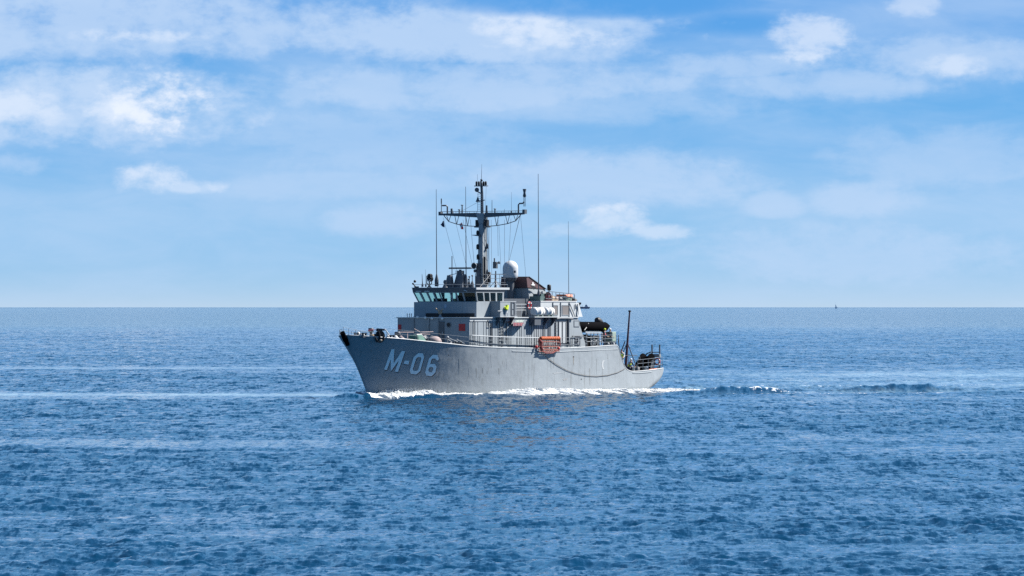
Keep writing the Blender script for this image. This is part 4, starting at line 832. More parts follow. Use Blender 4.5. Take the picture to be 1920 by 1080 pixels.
mb = MB(); q = on_p(1157.5, 648, 4.0); mb.rod((q[0], 4.1, ZB - .1), (q[0] + .02, 4.1, ZB + 1.05), .04); mb.rod((q[0], 4.1, ZB + 1.0), (q[0] + .8, 4.0, 2.5), .03); mb.build('break_stanchion', 'dark', ship)
# crane post on the quarterdeck
cr = part_empty('crane_post', ship); a = on_x(1173.5, 684, 45.5); b = on_x(1180.5, 584.5, 46.0); c_ = Vector(a).lerp(Vector(b), .42)
mb = MB(); mb.tube([a, c_, b], .1, 8, True, [.14, .11, .075]); mb.build('post', paint('dark_purple_paint', (.05, .018, .03), .5, .1, 2), cr)
mb = MB(); v = Vector(b); mb.rod(v, v + Vector((.02, 0, .12)), .14, 8); mb.build('post_cap', 'black', cr)
mb = MB(); z0_ = 1.86
mb.rod(on_x(1172, 640, 45.4), (44.6, a[1] - .9, z0_), .06); mb.rod(c_, (46.4, a[1] + .9, z0_), .05); mb.rod((a[0], a[1], z0_), a, .28, 8); mb.rod(on_x(1177, 640, 45.8), on_x(1166, 667, 45.0), .05); mb.rod(on_x(1165, 667, 45.0), on_x(1195, 666, 46.5), .035)
mb.build('post_stay', 'dark', cr)
# stern gantry, cable drums and winch
QD = 1.86
ga = part_empty('stern_gantry', ship)
mb = MB()
p1 = on_x(1223, 690, 50.0); p2 = on_x(1237, 690, 50.0)
for px in (1222.5, 1236.8):
    t_, u_ = on_x(px, 646, 50.0), on_x(px + .6, 688, 50.0); mb.rod((u_[0], u_[1], QD), t_, .075, 8)
mb.rod(on_x(1223, 660.5, 50.0), on_x(1237, 660.5, 50.0), .05); mb.build('gantry_posts', 'dark', ga)
mb = MB(); mb.rod(on_x(1222, 666.5, 49.9), on_x(1238, 666.5, 49.9), .16, 10); mb.build('gantry_roller', 'mid', ga)
dr = part_empty('cable_drum', ship); q = on_x(1213, 677, 48.9)
mb = MB(); mb.lathe((48.9, q[1] - .5, q[2]), [(.75, 0), (.75, .08), (.5, .1), (.5, .9), (.75, .92), (.75, 1.0)], 20, 'p'); mb.build('drum', 'rubber', dr)
mb = MB(); mb.frust(48.4, 49.4, q[1] - .62, q[1] - .54, QD, 48.8, 49.0, q[1] - .62, q[1] - .54, q[2] + .1); mb.frust(48.4, 49.4, q[1] + .54, q[1] + .62, QD, 48.8, 49.0, q[1] + .54, q[1] + .62, q[2] + .1); mb.rod((48.9, q[1] - .7, q[2]), (48.9, q[1] + .7, q[2]), .08, 8); mb.build('drum_stand', 'dark', dr)
mb = MB()
for px, py, h in ((1205, 690, .9), (1211, 690, 1.3), (1218, 690, 1.7), (1226, 690, 1.4)): q = on_x(px, py, 49.3); mb.rod((49.3, q[1], QD), (49.3, q[1], QD + h), .05)
mb.tube([on_x(1206, 672, 49.5), on_x(1213, 663, 49.5), on_x(1221, 660, 49.5)], .06, 6); mb.tube([on_x(1208, 680, 49.5), on_x(1216, 676, 49.5), on_x(1226, 678, 49.5)], .05, 6); mb.build('quarterdeck_frame', 'dark', ship)
mb = MB()
for px in (1188, 1211, 1235): q = on_p(px, 693, 3.3); mb.lathe((q[0], 3.3, QD), [(.12, 0), (.11, .42), (.16, .46), (.16, .55)], 10)
mb.build('stern_bollards', 'white', ship)
mb = MB(); q0, q1 = on_p(1217, 693.2, 3.72), on_p(1232, 691.6, 3.72); mb.rod(q0, q1, .06, 6); mb.build('orange_hose', paint('orange_hose_rubber', (.6, .18, .1), .6, .1, 3), ship)
mb = MB(); q = on_x(1182, 690, 46.5); mb.box(46, 47, q[1] - .9, q[1] + .6, QD, QD + .55); mb.lathe((46.2, q[1] + .9, QD), [(.3, 0), (.3, .5), (.15, .6)], 10); mb.build('mooring_winch', 'dark', ship)

# ------------------------------------------------------------------ things carried by the ship
def lifebuoy(px, py, plane, val_, lab, tilt=False):
    q = on_p(px, py, val_) if plane == 'p' else on_x(px, py, val_); base = (q[0], q[1], q[2] - .36)
    mb = MB(); mb.ring(q, .29, .075, 'p' if plane == 'p' else 'x', 20, 8); t = thing('lifebuoy', lab, 'lifebuoy', base); mb.build('buoy_ring', 'red', t, base)
    mb = MB()
    for a_ in (.8, 2.4, 3.9, 5.5):
        u, v = .29 * math.cos(a_), .29 * math.sin(a_); mb.cbox((q[0] + (u if plane == 'p' else 0), q[1] + (0 if plane == 'p' else u), q[2] + v), .17, .17, .1)
    mb.build('grip_band', 'white', t, base)
lifebuoy(992.5, 572.5, 'p', 3.6, 'red lifebuoy hung beside the white life raft canisters')
lifebuoy(1232, 678, 'x', 49.7, 'red lifebuoy hung on the dark gantry at the stern')
# man overboard marker on the wing
base = on_p(950.5, 588, 4.62); t = thing('smoke_marker', 'yellow green marker float in a white bracket on the bridge wing', 'marker float', base)
a = on_p(951.5, 572.5, 4.62); b = on_p(949.5, 580.5, 4.62); mb = MB(); mb.rod(a, b, .13, 10, .17); mb.rod(on_p(947, 575, 4.62), on_p(948, 579, 4.62), .09, 8); mb.build('float_body', 'yellow', t, base)
mb = MB(); mb.rod(b, on_p(948, 592, 4.6), .05, 6); mb.rod(on_p(950, 582, 4.6), on_p(951.5, 592, 4.6), .04, 6); mb.box(base[0] - .12, base[0] + .15, 4.5, 4.6, base[2] + .05, base[2] + .2); mb.build('bracket', 'white', t, base)
# rescue basket under the wing
base = on_p(972, 612, 4.2); t = thing('rescue_basket', 'red and pale green rescue basket slung under the deck edge', 'rescue basket', base)
mb = MB(); mb.hexa([on_p(963, 611, 4.0), on_p(979, 611, 4.0), on_p(979, 611, 4.5), on_p(963, 611, 4.5), on_p(961.5, 605, 4.0), on_p(982, 605, 4.0), on_p(982, 605, 4.55), on_p(961.5, 605, 4.55)]); mb.build('basket_hull', paint('faded_red_canvas', (.42, .10, .11), .8, .15, 3), t, base)
mb = MB(); mb.hexa([on_p(966, 604.5, 4.05), on_p(981, 604.5, 4.05), on_p(981, 604.5, 4.5), on_p(966, 604.5, 4.5), on_p(968, 600, 4.1), on_p(982, 600, 4.1), on_p(982, 600, 4.4), on_p(968, 600, 4.4)]); mb.build('basket_cover', 'palegreen', t, base)
mb = MB()
for px in np.linspace(963, 983, 8): mb.rod(on_p(px, 599, 4.56), on_p(px - .5, 611, 4.53), .022, 5)
mb.build('lashing', 'white', t, base)
# scramble net
base = on_p(1028, 633, 4.6); t = thing('scramble_net', 'rolled orange scramble net hanging over the ship side rail', 'scramble net', base)
mb = MB(); a, b = on_p(1013.5, 634.5, 4.66), on_p(1048, 634.3, 4.66); 
for i in range(18):
    u, v = Vector(a).lerp(Vector(b), i / 18), Vector(a).lerp(Vector(b), (i + .92) / 18); mb.rod(u, v, .17 + .02 * (i % 2), 10)
mb.build('net_roll', 'orange', t, base)
mb = MB(); 
for i in range(12):
    px = 1012 + i * 3.3; q = [on_p(px + random.uniform(-.5, .5), y, 4.70 + .06 * math.sin(y)) for y in (636, 641, 646, 652, 659 + random.uniform(-1.5, 2))]; mb.tube(q, .038, 5)
mb.build('net_ropes', 'orangedark', t, base)
mb = MB()
for py in (641, 650, 655, 658.5): mb.tube([on_p(px, py + random.uniform(-.6, .6), 4.73) for px in (1010.5, 1020, 1030, 1040, 1049)], .045, 5)
mb.build('net_spreaders', paint('faded_pink_rope', (.25, .09, .07), .8, .25, 5), t, base)
mb = MB(); mb.tube([on_p(x, y, 4.72) for x, y in ((1010, 636), (1011.5, 645), (1013, 655), (1022, 662), (1036, 662), (1048, 655), (1050.5, 646), (1049.5, 636))], .06, 6); mb.tube([on_p(x, y, 4.75) for x, y in ((1011, 637), (1015, 641), (1014, 650), (1017, 656))], .13, 7); mb.build('net_border', 'orangedark', t, base)
mb = MB(); mb.ball(on_p(1006, 650.5, 4.68), .16, n=10, m=6); mb.ball(on_p(1047.5, 653.5, 4.72), .15, n=8, m=6); mb.build('net_float', 'red', t, base)
# rope slung along the side
pts = [on_hull(px, py, .05) for px, py in ((1014, 657), (1018, 663), (1030, 674), (1045, 684.5), (1062, 694), (1080, 700.5), (1100, 704.5), (1120, 705.5), (1140, 703.6), (1158, 698.5), (1166, 694.5), (1172, 691))]
mb = MB(); mb.tube(pts, .026, 6); o = mb.build('boat_rope', 'rope', None, pts[0]); tag(o, 'grey rope hanging in a long loop along the hull side', 'rope')
# round fenders on the quarterdeck
q = on_x(1199.5, 684, 48.0); base = (48.0, q[1], QD); t = thing('fender_ball', 'round black fender standing at the quarterdeck rail', 'fender', base)
mb = MB(); mb.ball((48.0, q[1], QD + .62), .5, .5, .6, 16, 10); mb.build('fender_body', 'rubber', t, base); mb = MB(); mb.rod((48.0, q[1], QD + 1.2), (48.0, q[1], QD + 1.4), .08, 8); mb.ring((48, q[1], QD + 1.45), .09, .025); mb.build('fender_eye', 'dark', t, base)

# inflatable boat on its cradle
base = on_p(1118, 621, 2.2); t = thing('inflatable_boat', 'black inflatable boat with its outboard tilted up on the after deck', 'inflatable boat', base)
zc = on_p(1110, 613, 2.6)[2]; x0, x1 = on_p(1088, 613, 2.7)[0], on_p(1145, 611, 2.7)[0]
for sd_ in (1, -1):
    pc = 1.75 + sd_ * .85
    mb = MB(); mb.tube([(x0 - 1.2, 1.75 + sd_ * .1, zc + .25), (x0 - .6, 1.75 + sd_ * .55, zc + .12), (x0 + .4, pc, zc + .02), (x1 - 1.5, pc, zc), (x1 - .9, pc, zc + .02), (x1, pc, zc + .1)], .4, 14, True, [.34, .44, .50, .50, .44, .04]); mb.build('buoyancy_tube', 'rubber', t, base)
mb = MB(); mb.hexa([(x0 - .8, 1.5, zc - .1), (x1 - 1.2, 1.0, zc - .1), (x1 - 1.2, 2.5, zc - .1), (x0 - .8, 2.0, zc - .1), (x0 - .4, 1.7, zc - .55), (x1 - 1.2, 1.6, zc - .55), (x1 - 1.2, 1.9, zc - .55), (x0 - .4, 1.8, zc - .55)]); mb.build('boat_floor', 'black', t, base)
ob = part_empty('outboard_motor', t)
a, b = on_p(1120, 600.5, 1.9), on_p(1134, 612, 1.9); a, b = Vector(a), Vector(b)
mb = MB(); mb.tube([a.lerp(b, -.12), a.lerp(b, .02), a.lerp(b, .35), a.lerp(b, .6), a.lerp(b, 1.0)], .3, 12, True, [.22, .34, .33, .2, .15]); mb.build('cowling', 'black', ob, base); mb = MB(); mb.cbox(tuple(a.lerp(b, .4) + Vector((0, .32, .02))), .25, .02, .12); mb.build('cowling_label', 'white', ob, base)
mb = MB(); mb.tube([on_p(1114, 606, 2.5), on_p(1121, 606, 2.5), on_p(1128, 608, 2.5), on_p(1131, 610.5, 2.5)], .05, 6); mb.build('grab_line', 'tan', t, base)
mb = MB(); mb.rod(on_p(1096, 619, 3.1), on_p(1100, 613.5, 3.1), .04, 5); mb.ball(on_p(1103, 606.8, 2.95), .06, n=6, m=4); mb.build('lashing_strap', 'cloth', t, base)

# ------------------------------------------------------------------ flags on the halyards
def flag(name, lab, quad, panels):
    """quad: hoist top, fly top, fly bottom, hoist bottom as photograph points in the mast plane; panels: (u0,u1,v0,v1,material,name)"""
    Q = [Vector(on_x(px, py, MX + .15)) for px, py in quad]; base = tuple(Q[3])
    t = thing(name, lab, 'flag', base)
    for u0, u1, v0, v1, mt, nm in panels:
        mb = MB(); nu, nv = 6, 5; vs = []
        for off in (0, .012):
            for i in range(nu + 1):
                for j in range(nv + 1):
                    u, v = u0 + (u1 - u0) * i / nu, v0 + (v1 - v0) * j / nv
                    p = Q[0].lerp(Q[1], u).lerp(Q[3].lerp(Q[2], u), v); vs.append(p + Vector((.06 * math.sin(u * 7 + v * 2) + off, .02 * math.sin(u * 5 + v * 3), 0)))
        k = (nu + 1) * (nv + 1); fs = []
        for o in (0, k):
            for i in range(nu):
                for j in range(nv): fs.append((o + i * (nv + 1) + j, o + (i + 1) * (nv + 1) + j, o + (i + 1) * (nv + 1) + j + 1, o + i * (nv + 1) + j + 1))
        mb.add(vs, fs, True); mb.build(nm, mt, t, base)
flag('signal_flag', 'small dark blue flag flying below the left yard arm', [(831.3, 414), (830.8, 414.8), (825, 421.5), (833, 426.5)], [(0, 1, 0, 1, 'flagblue', 'flag_cloth')])
flag('courtesy_flag', 'small red flag with a white cross hanging under the yard', [(865.5, 416), (861.5, 421.5), (863.5, 429.5), (868.3, 430)], [(0, .35, 0, .38, 'flagred', 'flag_cloth'), (.55, 1, 0, .38, 'flagred', 'flag_cloth'), (0, .35, .62, 1, 'flagred', 'flag_cloth'), (.55, 1, .62, 1, 'flagred', 'flag_cloth'), (.35, .55, 0, 1, 'flagwhite', 'flag_cross'), (0, .35, .38, .62, 'flagwhite', 'flag_cross'), (.55, 1, .38, .62, 'flagwhite', 'flag_cross')])

# ------------------------------------------------------------------ people
def person(lab, base, face, vest=None, trousers='navy', top='navy', hat=None, pose='stand'):
    """one skinned body from pelvis to finger tips; vest, trousers and hat are children"""
    t = thing('person', lab, 'person', base)
    cf, sf = math.cos(face), math.sin(face)
    def W(x, y, z): return Vector((x * cf - y * sf, x * sf + y * cf, z))      # x forward, y left, z up, about the base
    dr_ = 0.0 if pose == 'stand' else -.38
    lean = .06 if pose == 'stand' else .28
    V, E, RR, MT = [], [], [], []
    def add(p, r_, prev=None):
        V.append(p); RR.append(r_)
        if prev is not None: E.append((prev, len(V) - 1))
        return len(V) - 1
    pel = add(W(0, 0, .95 + dr_), .135); sp = add(W(lean * .4, 0, 1.18 + dr_), .125, pel); ch = add(W(lean * .8, 0, 1.38 + dr_), .15, sp); nk = add(W(lean, 0, 1.50 + dr_), .06, ch); hd = add(W(lean + .03, 0, 1.60 + dr_), .085, nk); h2 = add(W(lean + .03, 0, 1.71 + dr_), .075, hd); add(W(lean + .125, 0, 1.63 + dr_), .018, hd)
    for s_ in (1, -1):
        sh = add(W(lean * .9, s_ * .19, 1.42 + dr_), .062, ch); el_ = add(W(lean + .06, s_ * .27, 1.15 + dr_), .046, sh); wr = add(W(lean + .28, s_ * .20, 1.02 + dr_), .032, el_); hn = add(W(lean + .35, s_ * .19, 1.0 + dr_), .035, wr)
        for k in range(4):
            f1 = add(W(lean + .42, s_ * (.15 + .022 * k), .985 + dr_), .009, hn); add(W(lean + .45 + .004 * (k % 3), s_ * (.15 + .022 * k), .955 + dr_), .008, f1)
        th_ = add(W(lean + .37, s_ * .14, 1.02 + dr_), .010, hn); add(W(lean + .41, s_ * .125, 1.015 + dr_), .009, th_)
        hp_ = add(W(0, s_ * .095, .88 + dr_), .095, pel)
        if pose == 'stand': kn = add(W(.03, s_ * .105, .50), .062, hp_); an_ = add(W(-.02, s_ * .11, .09), .043, kn)
        else: kn = add(W(.36, s_ * .15, .52), .068, hp_); an_ = add(W(.02, s_ * .13, .09), .045, kn)
        add(W(.15, s_ * .12, .05), .04, an_)
    bp = Vector((base[0], -base[1], base[2]))
    def skin(name, V, E, RR, m, par):
        me = bpy.data.meshes.new(name); me.from_pydata([(v.x, -v.y, v.z) for v in V], E, []); o = bpy.data.objects.new(name, me); col.objects.link(o); o.parent = par
        md = o.modifiers.new('skin', 'SKIN'); md.use_smooth_shade = True
        for i, d in enumerate(me.skin_vertices[0].data): d.radius = (RR[i], RR[i]); d.use_root = (i == 0)
        o.modifiers.new('sub', 'SUBSURF').render_levels = 1; me.materials.append(M[m]); return o
    body = skin('body', V, E, RR, 'skin', t)
    def sub(name, keys, grow, m):
        """clothing: a second skin over some of the joints"""
        mp = {k: i for i, k in enumerate(keys)}
        return skin(name, [V[k] for k in keys], [(mp[a_], mp[b_]) for a_, b_ in E if a_ in mp and b_ in mp], [RR[k] + grow for k in keys], m, t)
    nL = 7; per = 4 + 8 + 2 + 4                          # vertices per side
    arms = [i for s_ in (0, 1) for i in (nL + s_ * per, nL + s_ * per + 1, nL + s_ * per + 2)]
    legs = [i for s_ in (0, 1) for i in (nL + s_ * per + 14, nL + s_ * per + 15, nL + s_ * per + 16)]
    sub('jacket', [ch, sp, pel] + arms, .018, top); sub('trousers', [pel] + legs, .02, trousers)
    sub('boots', [legs[2], legs[2] + 1], .02, 'black'); sub('boots', [legs[5], legs[5] + 1], .02, 'black')
    if vest: sub('vest', [ch, sp, pel], .05, vest)
    c_ = V[h2]
    mb = MB(); mb.ball((c_.x - .01 * cf, c_.y - .01 * sf, c_.z + .0), .115, .105, .09, 12, 8)
    mb.build(hat[0] if hat else 'hair', hat[1] if hat else 'black', t)
    return t
q = on_x(1165.5, 680, 42.4); mb = MB(); mb.box(42.0, 42.8, q[1] - .45, q[1] + .3, QD - .05, QD + .52); mb.build('deck_step', 'mid', ship)
def on_deck(px, p, z): q = on_p(px, 600, p); return (q[0], p, z)
person('person in a bright yellow vest standing at the break of the deck', (lambda q: (q[0], q[1], QD + .52))(on_x(1165.5, 680, 42.4)), 2.6, 'yellow', 'cloth', 'cloth', ('cap', 'navy'))
person('person crouching in a yellow green vest near the crane post', (lambda q: (q[0], q[1], QD))(on_x(1179, 686, 44.2)), 1.8, 'yellow', 'navy', 'navy', ('helmet', 'white'), 'crouch')
person('person in a red life jacket standing beside the black boat', on_deck(1132.5, 3.3, ZB - .12), 1.2, 'red', 'navy', 'navy', ('helmet', 'yellow'))
person('person in dark clothes and white helmet beside the pale green cabinet', on_deck(1143, 3.3, ZB - .12), 1.7, None, 'navy', 'navy', ('helmet', 'white'))

# ------------------------------------------------------------------ sea
def sea_rows():
    ys = [-2500, -900, -300, -100, 0, 40, 80, 110, 128, 136]; y = 140.0
    while y < 2200: ys.append(y); y += 0.175 * (y / 163.0) ** 1.05
    while y < 320000: ys.append(y); y += 0.20 * (y / 163.0) ** 1.05 * (1 + (y - 2200) / 1500)
    return np.array(ys)
ys = sea_rows()
tin = np.linspace(-.124, .124, 422); step = tin[1] - tin[0]
outer = []; a_ = .124; s_ = step * 2
while a_ < 30: a_ += s_; s_ *= 1.45; outer.append(a_)
tt = np.concatenate([-np.array(outer[::-1]), tin, np.array(outer)])
Yg = np.repeat(ys[:, None], len(tt), 1); Xg = tt[None, :] * np.maximum(Yg, 120.0)
rowd = np.gradient(ys); rowd = np.repeat(rowd[:, None], len(tt), 1); cold = np.abs(np.gradient(Xg, axis=1))
def lownoise(X, Y, lx, ly, seed, n=14):
    r_ = np.random.default_rng(seed); o = np.zeros_like(X)
    for i in range(n):
        kx, ky = r_.normal(0, 1) / lx, r_.normal(0, 1) / ly; o += np.sin(2 * np.pi * (kx * X + ky * Y) + r_.uniform(0, 6.28))
    return o / math.sqrt(n / 2)
def sst(x, a, b): t = np.clip((x - a) / (b - a), 0, 1); return t * t * (3 - 2 * t)
# smooth streaks (slicks) lying across the sea
slick = .55 * sst(lownoise(Xg, Yg, 260, 34, 3), .7, 1.9)
def streak(y0, wd, x0, x1, a=1.0, slope=0.0, soft=25):
    c = y0 + slope * Xg + 2.5 * lownoise(Xg, Yg, 60, 200, int(y0), 6)
    return a * np.exp(-((Yg - c) / wd) ** 2) * sst(Xg, x0 - soft, x0 + soft) * (1 - sst(Xg, x1 - soft, x1 + soft))
for a in ((500, 15, -110, -13, 1.0, .05, 6), (486, 6, -110, -22, .8, .04, 6), (722, 18, -140, -10, .9), (672, 7, -110, -8, .45), (378, 5, -70, 10, .45), (655, 55, 24, 160, .85), (570, 30, 26, 130, .95), (512, 9, 24, 80, .8), (980, 22, -140, 60, .35), (1020, 20, 40, 160, .35), (460, 7, 30, 90, .3), (258, 3, 5, 40, .25)):
    slick = np.maximum(slick, streak(*a))
slick = np.clip(slick, 0, 1)
gust = .88 + .22 * lownoise(Xg, Yg, 70, 45, 9) + .16 * lownoise(Xg, Yg, 14, 9, 19)
gust = np.clip(gust, .35, 1.5)
dX, dY = Xg - OX, Yg - OY
sx, spt = dX * CT + dY * ST, dX * ST - dY * CT          # aft, port
near = (np.abs(dX) < 140) & (np.abs(dY) < 140)
Z = np.zeros_like(Xg)
def ridge(px, py, half, h, wd, slope=0.0):
    Y0 = H * FPX / (py - 576); X0 = (px - 960) / FPX * Y0; hw = half / FPX * Y0
    c = Y0 + slope * (Xg - X0) + .8 * np.sin((Xg - X0) * .35 + px)
    return h * np.exp(-((Yg - c) / wd) ** 2) * np.exp(-np.abs((Xg - X0) / hw) ** 3)
wk = ridge(1395, 737, 85, .62, 1.9, .12) + ridge(1690, 733, 105, .62, 2.2, .10) + ridge(1880, 738, 80, .22, 2.0, .1) + ridge(1300, 738, 60, .22, 1.7, .1)
wr = np.random.default_rng(21)
BANDS = ((120, .24, 1.25, .24, 66, .34), (44, 1.3, 6.0, .10, 48, .2))      # count, shortest, longest, rms slope, spread, crest sharpening
core = (Yg > 100) & (Yg < 4000) & (np.abs(Xg) < .2 * np.maximum(Yg, 120))
Xc, Yc = Xg[core], Yg[core]; lim = 1.8 * np.maximum(cold, rowd)[core]; zc_ = np.zeros_like(Xc)
amp = (gust * (1 - .93 * slick) * (1 - .6 * np.clip(wk * 2.2, 0, 1)))[core]
for NW, l0, l1, rms_slope, spread, sharp in BANDS:
    for i in range(NW):
        lam = math.exp(wr.uniform(math.log(l0), math.log(l1))); th_ = R(-80) + wr.normal(0, R(spread))
        k = 2 * math.pi / lam; a = rms_slope * math.sqrt(2 / NW) / k
        ph = k * (math.cos(th_) * Xc + math.sin(th_) * Yc) + wr.uniform(0, 6.28)
        fade = np.clip((lam - lim) / lim * 2, 0, 1) if lam < 7 else 1.0
        zc_ += a * fade * (np.sin(ph) + sharp * np.cos(2 * ph)) * amp
Z[core] += zc_
# ship waves: bow wave ridges, hollow ahead of them, transverse crests in the wake
hp = np.where((sx > 0) & (sx < LEN), hull_p(np.clip(sx, 0, LEN - .2), np.full_like(sx, .15)), 0.0)
dd = np.abs(spt) - hp                                       # distance from the hull side
al = np.clip(sx - 3.4, 0, 80)
arm = .35 + .19 * al
bow = np.where(sx > 2.6, .42 * np.exp(-al / 14) * np.exp(-((dd - arm) / (.7 + .04 * al)) ** 2) - .38 * np.exp(-al / 16) * np.exp(-((dd - arm - 2.2 - .05 * al) / (1.4 + .05 * al)) ** 2), 0)
bow += .46 * np.exp(-((sx - 1.0) / 2.3) ** 2 - (spt / 1.6) ** 2) * (sx < 4.4)
mid = .28 * np.exp(-((sx - 26) / 5) ** 2) * np.exp(-((dd - .9) / 1.2) ** 2)
Z += np.where(near, bow + mid, 0)
Z += wk * (1 + .18 * lownoise(Xg, Yg, 2.2, 4.0, 5))
# foam cover
foam = np.zeros_like(Xg)
inl = (sx > 2.8) & (sx < 49.5)
foam = np.where(inl, np.exp(-(np.clip(dd - .6, 0, 99) / (1.1 + .04 * al)) ** 2) * 1.25, 0)
foam = np.maximum(foam, np.where(sx > 3, np.exp(-((dd - arm) / (.6 + .05 * al)) ** 2) * np.exp(-al / 15) * 1.0, 0))
aft = np.clip(sx - 47, 0, 500)
foam = np.maximum(foam, np.where(sx > 47, .95 * np.exp(-(spt / (4.2 + .07 * aft)) ** 4) * np.exp(-aft / 16), 0))
foam = np.maximum(foam, np.where(sx > 47, 1.0 * np.exp(-((np.abs(spt) - 5.2 - .16 * aft) / (1.4 + .03 * aft)) ** 2) * np.exp(-aft / 22), 0))
for a in ((508.5, 2.2, 14, 60, .62), (514, 2.4, 28, 70, .60), (504, 1.6, 18, 40, .58), (531, 2.4, 32, 50, .40), (519, 2.4, 14, 34, .42), (545, 4.0, 18, 34, .42), (560, 6.0, 22, 80, .57), (600, 8.0, 20, 90, .52), (499, 3.0, -60, -15, .40)): foam = np.maximum(foam, streak(*a, 0.0, 3))
foam = np.where(near | (np.abs(dX) < 100), foam, 0)
aer_sheen = np.maximum(streak(500, 11, -110, -13, .75, .05, 6), streak(722, 10, -140, -10, .35))  # streaks left of the bow: sky reflection on calm water, painted as pale colour
for a in ((640, 42, 30, 170, .75), (560, 26, 24, 120, .8), (516, 8, 20, 90, .7), (600, 14, 20, 60, .8)): aer_sheen = np.maximum(aer_sheen, streak(*a))
aer_sheen = np.maximum(aer_sheen, np.where(sx > 46, np.exp(-(spt / (6 + .09 * aft)) ** 4) * np.exp(-aft / 130), 0)) * (.75 + .25 * lownoise(Xg, Yg, 6, 30, 71))
aer_sheen = np.clip(aer_sheen * (1 - np.clip(wk * 2.5, 0, 1)), 0, 1)
roil = np.where(sx > 46.5, np.exp(-(spt / (6 + .1 * aft)) ** 4) * np.exp(-aft / 40), 0)
Z += roil * .11 * lownoise(Xg, Yg, 1.6, 3.0, 44, 24) * near
# the tone of the sea is even beyond what the mesh resolves
nr, nc = Xg.shape
me = bpy.data.meshes.new('sea'); me.vertices.add(nr * nc)
co = np.stack([Xg, Yg, Z], -1).astype(np.float32).reshape(-1); me.vertices.foreach_set('co', co)
ii = (np.arange(nr - 1)[:, None] * nc + np.arange(nc - 1)[None, :]).reshape(-1)
quads = np.stack([ii, ii + 1, ii + nc + 1, ii + nc], -1).astype(np.int32); nq = len(quads)
me.loops.add(nq * 4); me.loops.foreach_set('vertex_index', quads.reshape(-1)); me.polygons.add(nq)
me.polygons.foreach_set('loop_start', np.arange(nq, dtype=np.int32) * 4); me.polygons.foreach_set('use_smooth', np.ones(nq, bool))
coarse = np.clip((2.2 * np.maximum(cold, rowd) - .5) / 2.5, 0, 1); coarse = np.where((Yg < 3000) & (~core), 4.0, coarse)          # how much of the chop is too fine for the mesh here
for nm, arr in (('slick', slick), ('foam', foam), ('coarse', coarse), ('bubbles_sheen', aer_sheen)):
    at = me.attributes.new(nm, 'FLOAT', 'POINT'); at.data.foreach_set('value', arr.astype(np.float32).reshape(-1))
me.update(); me.validate()
sea = bpy.data.objects.new('sea', me); col.objects.link(sea); sea['kind'] = 'structure'
print('sea verts', nr * nc)
